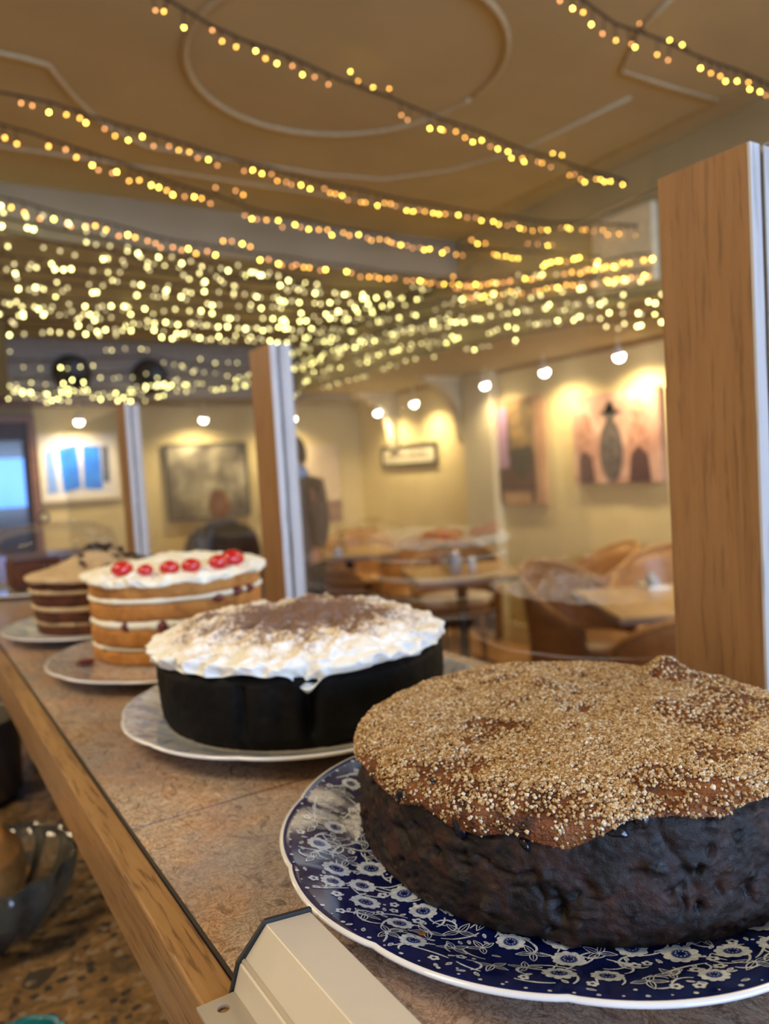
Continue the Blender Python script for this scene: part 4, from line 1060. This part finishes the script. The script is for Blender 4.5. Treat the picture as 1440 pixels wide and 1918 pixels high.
def e2(T):
    Q = np.stack([np.cos(T)*.11, np.sin(T)*.11, T*0],1)
    da = (T-(TC2+.02)+PI) % (2*PI)-PI
    return .0005 + .0045*fbm(Q, 50, 3, 88) + .015*np.exp(-(da/.085)**2)
cream_cap('whipped_cream', .1075, .0500, .0205, e2, .0056, M['cocoacream'], t2, 90, .0062, peaks=((.02,.03,.012,.006),(.055,.02,.010,.005),(-.02,.05,.012,.005),(-.05,.02,.012,.003),(.07,-.04,.01,.004),(.03,.065,.01,.004)))

# --- cake 3: four-layer sponge with cream, jam and cherries
t3 = thing('cherry_layer_cake', 'four-layer golden sponge cake with white cream and red cherries', 'cake', (c3[0],c3[1],SH+WB))
R3 = .0935
def dsp(seed, a=.0012): return lambda P, N, T: a*fbm(P, 50, 4, seed)
def layer(z0, z1, r_, m, parent, seed, nm='sponge_layer'):
    h = z1-z0
    return revolve(nm, lerp_prof([(0,z0),(r_-.002,z0),(r_-.0004,z0+h*.12),(r_,z0+h*.5),(r_-.0006,z1-h*.15),(r_-.003,z1),(0,z1)], .003), 240, dsp(seed), m, parent)
def filling(z0, z1, r_, m, parent, seed, amp=.0025, nm='cream_filling', gap=0):
    def dd(P, N, T):
        o = amp*fbm(P*np.array([1,1,.3]), 45, 3, seed) + amp*.5*fbm(P, 120, 2, seed+2)
        if gap: o = o - gap*(fbm(P*np.array([1,1,0]), 30, 2, seed+9) > .15)
        return o*(np.abs(N[:,2]) < .95)
    h = z1-z0
    return revolve(nm, lerp_prof([(0,z0),(r_-.004,z0),(r_-.001,z0+h*.2),(r_+.0008,z0+h*.5),(r_-.001,z1-h*.2),(r_-.004,z1),(0,z1)], .0014), 300, dd, m, parent)
zs = [(0,.0145),(.0185,.0375),(.0455,.0640),(.0685,.0870)]
for k, (a, b) in enumerate(zs): layer(a, b, R3-.0005*(k==0)-.001*(3-k)*0, M['sponge'], t3, 100+k)
filling(.0135,.0195,R3,M['cream'],t3,111,.0018,gap=.0035); filling(.0365,.0465,R3-.0005,M['cream'],t3,114,.0022); filling(.0630,.0695,R3+.0006,M['cream'],t3,117,.0016)
def e3(T):
    Q = np.stack([np.cos(T)*.09, np.sin(T)*.09, T*0],1)
    return .0032 + .0065*fbm(Q, 42, 3, 123)
cream_cap('cream_topping', R3+.001, .0850, .0085, e3, .0036, M['cream'], t3, 130, .0035, peaks=((.03,.05,.03,.005),(0,.03,.03,.004)))
TC3 = math.atan2(-c3[1], -c3[0])
for k, (a, z, w_) in enumerate(((TC3-.62,.041,.0055),(TC3-.18,.040,.0075),(TC3+.72,.066,.009),(TC3+.95,.066,.008),(TC3+.45,.063,.008))):
    m = MB(); m.sphere(((R3-.001)*math.cos(a), (R3-.001)*math.sin(a), z), w_, 14, 10, sc=(.8,.8,.55 if z > .05 else .8)); m.build('jam_spot', M['jam'], t3, smooth=True)
for k, (ad, r_, q) in enumerate(((-150,.0105,.078),(-129,.0075,.079),(-111,.0095,.079),(-95,.0095,.078),(-72,.0100,.078),(-58,.0125,.079),(-47,.0085,.074))):
    a = rad(ad); m = MB(); m.sphere((0,0,0), r_, 18, 14, sc=(1.1,1,.80)); m.sphere((0,0,r_*.74), r_*.18, 8, 6, sc=(1,1,.4))
    o = m.build('cherry', M['cherry'], t3, smooth=True, loc=(q*math.cos(a), q*math.sin(a), .0945+r_*.35))

# --- cake 4: chocolate layer cake with coffee buttercream
t4 = thing('chocolate_layer_cake', 'chocolate layer cake with coffee buttercream and dark chocolate shavings', 'cake', (c4[0],c4[1],SH+WB))
R4 = .0875
for k, (a, b) in enumerate(((0,.012),(.0165,.0310),(.0365,.0530),(.0575,.0710))): layer(a, b, R4-.002*(3-k), M['chocsponge'], t4, 200+k, 'chocolate_layer')
filling(.0112,.0172,R4-.004,M['coffeecream'],t4,211,.0018,'buttercream_filling',.0045); filling(.0300,.0375,R4-.001,M['coffeecream'],t4,214,.0022,'buttercream_filling'); filling(.0520,.0585,R4+.001,M['coffeecream'],t4,217,.0022,'buttercream_filling')
def e4(T):
    Q = np.stack([np.cos(T)*.09, np.sin(T)*.09, T*0],1); return .0015 + .002*fbm(Q, 40, 2, 223)
cream_cap('buttercream_topping', R4+.001, .069, .007, e4, .0020, M['coffeecream'], t4, 230, .003, peaks=((0,0,.045,.026),(.02,.03,.03,.006)))
rs = random.Random(4)
for k in range(30):
    a = rs.uniform(0,2*PI); q = rs.uniform(.0,.075); x, y = q*math.cos(a), q*math.sin(a)
    z = .0745 + .026*math.exp(-(q/.045)**2) + .003
    L = rs.uniform(.010,.026); m = MB(); n = 6; v = []; f = []
    for i in range(n+1):
        w_ = -.5 + i/n; zz = .004*math.cos(w_*3)
        for s in (-1,1):
            for h in (0,.0015): v.append((w_*L, s*.0045*(1-.3*abs(w_)), zz+h))
    for i in range(n):
        b_ = i*4; f += [(b_,b_+4,b_+6,b_+2),(b_+1,b_+3,b_+7,b_+5),(b_,b_+1,b_+5,b_+4),(b_+2,b_+6,b_+7,b_+3)]
    f += [(0,2,3,1),(n*4,n*4+1,n*4+3,n*4+2)]
    o = m.add(v,f).build('chocolate_shaving', M['chocbit'], t4); o.location = (x,y,z)
    o.rotation_euler = (rs.uniform(-.9,.9), rs.uniform(-.8,.8), rs.uniform(0,6.28))

# glass dome farther along the shelf
t = thing('glass_cake_dome', 'clear glass cake dome at the far left end of the shelf', 'cake dome', (.235,1.62,SH))
m = MB(); m.lathe([(.128,.010),(.130,.012),(.130,.085),(.122,.108),(.09,.122),(.04,.128),(.0,.129)], 48); m.build('dome', M['domeglass'], t, smooth=True)
m = MB(); m.sphere((0,0,.138), .012, 16, 12); m.build('knob', M['cutglass'], t, smooth=True)
m = MB(); m.lathe([(0,0),(.10,0),(.145,.006),(.148,.009),(.14,.0095),(.10,.006),(0,.006)], 48); m.build('stand', M['white'], t, smooth=True)
t = thing('brownie_block', 'dark brown tray cake under the glass dome', 'cake', (.235,1.62,SH+.006))
m = MB(); m.box((-.07,-.06,0),(.07,.06,.055)); m.build('cake_body', M['chocsponge'], t, bevel=.008)
m = MB(); m.box((-.068,-.058,.0552),(.068,.058,.063)); m.build('icing', mat('brown_purple_icing', (.10,.05,.055), .4), t, bevel=.003)

# lower worktop objects
t = thing('glass_bowl', 'cut glass bowl on the granite worktop at the far left edge', 'bowl', (.040,.835,LW))
fl = lambda a: 1 + .035*math.cos(a*14)
m = MB(); m.lathe([(0,.0),(.045,.0),(.050,.004),(.070,.025),(.082,.048),(.086,.070),(.0835,.0705),(.079,.049),(.067,.028),(.048,.008),(0,.006)], 168, rf=fl); m.build('bowl_wall', M['cutglass'], t, smooth=True)
t = thing('bread_roll', 'golden brown bread roll in the cut glass bowl', 'bread roll', (.020,.85,LW+.010))
def dr(P, N, T): return .003*fbm(P, 30, 4, 301) + .002*np.sin(T*3)
o = revolve('crust', lerp_prof([(0,0),(.038,.001),(.055,.018),(.062,.042),(.058,.062),(.042,.080),(.02,.088),(0,.090)], .003), 120, dr, cakebody('golden_crust', (.30,.10,.02), (.50,.24,.07), (.66,.42,.18), .35, .6), t)
t = thing('steel_pot', 'dark steel pot on the granite worktop beyond the glass bowl', 'pot', (.035,1.22,LW))
m = MB(); m.lathe([(0,0),(.075,0),(.085,.012),(.088,.11),(.092,.113),(.088,.116),(.084,.112),(.080,.012),(0,.008)], 48); m.build('pan', mat('dark_steel', (.13,.115,.10), .35, .8), t, smooth=True)
m = MB(); m.tube([(-.085,.02,.09),(-.12,.02,.095),(-.12,-.02,.095),(-.085,-.02,.09)], .006, 8); m.build('handle', M['metalblack'], t, smooth=True)
t = thing('silicone_cup', 'teal scalloped silicone baking cup at the bottom left corner', 'baking cup', (.043,.603,LW))
m = MB(); m.lathe([(0,0),(.022,0),(.030,.030),(.0285,.0305),(.0205,.003),(0,.003)], 120, rf=lambda a: 1+.07*abs(math.cos(a*5))**.6); m.build('cup', mat('teal_silicone', (.0,.16,.22), .4), t, smooth=True)
m = MB(); m.lathe([(0,.027),(.025,.027),(.026,.029),(.024,.031),(0,.031)], 60, rf=lambda a: 1+.06*abs(math.cos(a*5))**.6); m.build('lid', mat('teal_lid', (.0,.22,.29), .4), t, smooth=True)
for k, (x, y) in enumerate(((.158,.245),(.2015,.145),(.243,.133))):
    m = MB(); m.sphere((x,y,SH+.0088), .0022, 10, 8, sc=(1.2,1,.6)); tag(m.build('crumb', M['dates'], smooth=True), ('brown cake crumb on the navy plate left of the fruit cake','brown crumb on the navy plate near the aluminium rail','tiny crumb at the foot of the fruit cake')[k], 'crumb')

# ------------------------------------------------------------------ lighting
def area(name, loc, size, power, col, target, sy=None):
    l = bpy.data.lights.new(name, 'AREA'); l.energy = power; l.color = col; l.size = size
    if sy: l.shape = 'RECTANGLE'; l.size_y = sy
    o = bpy.data.objects.new(name, l); C.objects.link(o); o.location = loc
    o.rotation_euler = (Vector(target)-Vector(loc)).to_track_quat('-Z','Y').to_euler(); return o
WARM = (1,.80,.52)
def ceiling_panel(name, x, y, sx, sy, power, label):
    t = thing(name, label, 'ceiling light', (x,y,CE))
    MB().box((-sx/2-.02,-sy/2-.02,-.04),(sx/2+.02,sy/2+.02,0)).build('housing', M['skirting'], t)
    l = area('panel_light', (x,y,CE-.05), sx, power, WARM, (x,y,0), sy); return l
ceiling_panel('ceiling_light', -1.0, .5, 1.0, .3, 26, 'warm ceiling light over the serving side behind the camera')
ceiling_panel('ceiling_light', -1.1, 2.6, .3, 1.0, 20, 'warm ceiling light over the far end of the serving side')
ceiling_panel('ceiling_light', 1.6, .3, .6, .6, 22, 'added unseen fill light above the near customer side')  # extra lamp added out of view to brighten the room
def fill_light(x, y, z, power, label):  # unseen lamps added to lift the light on walls, floor and furniture
    t = thing('fill_light', label, 'ceiling light', (x,y,z))
    MB().lathe([(.08,0),(.12,0),(.125,-.012),(.08,-.016)], 32).build('ring', M['skirting'], t)
    area('fill_light_area', (x,y,z-.03), .3, power, WARM, (x,y,0))
fill_light(3.45, 1.3, Z(.72), 30, 'added unseen downlight in the right bulkhead nearest the serving counter')
fill_light(3.45, -.6, Z(.72), 16, 'added unseen downlight in the right bulkhead towards the front window')
fill_light(-1.2, 5.2, Z(1.12), 26, 'added unseen downlight in the lowered ceiling by the dark doorway')
# daylight comes in by the window in the wall behind
area('window_daylight', (1.15,-3.0,1.65), 3.3, 250, (.44,.64,1), (1.15,2,1.3), 1.3)
wd = bpy.data.worlds.new('world'); bpy.context.scene.world = wd; wd.use_nodes = True
bg = wd.node_tree.nodes['Background']; bg.inputs[0].default_value = (.25,.42,.9,1); bg.inputs[1].default_value = .8
sc = bpy.context.scene
sc.view_settings.view_transform = 'Standard'; sc.view_settings.look = 'None'; sc.view_settings.gamma = 1; sc.view_settings.use_curve_mapping = False
sc.view_settings.exposure = 0.0
sc.cycles.use_denoising = True; sc.cycles.max_bounces = 8; sc.cycles.transparent_max_bounces = 16; sc.cycles.sample_clamp_indirect = 4
sc.cycles.diffuse_bounces = 4; sc.cycles.caustics_reflective = False; sc.cycles.caustics_refractive = False
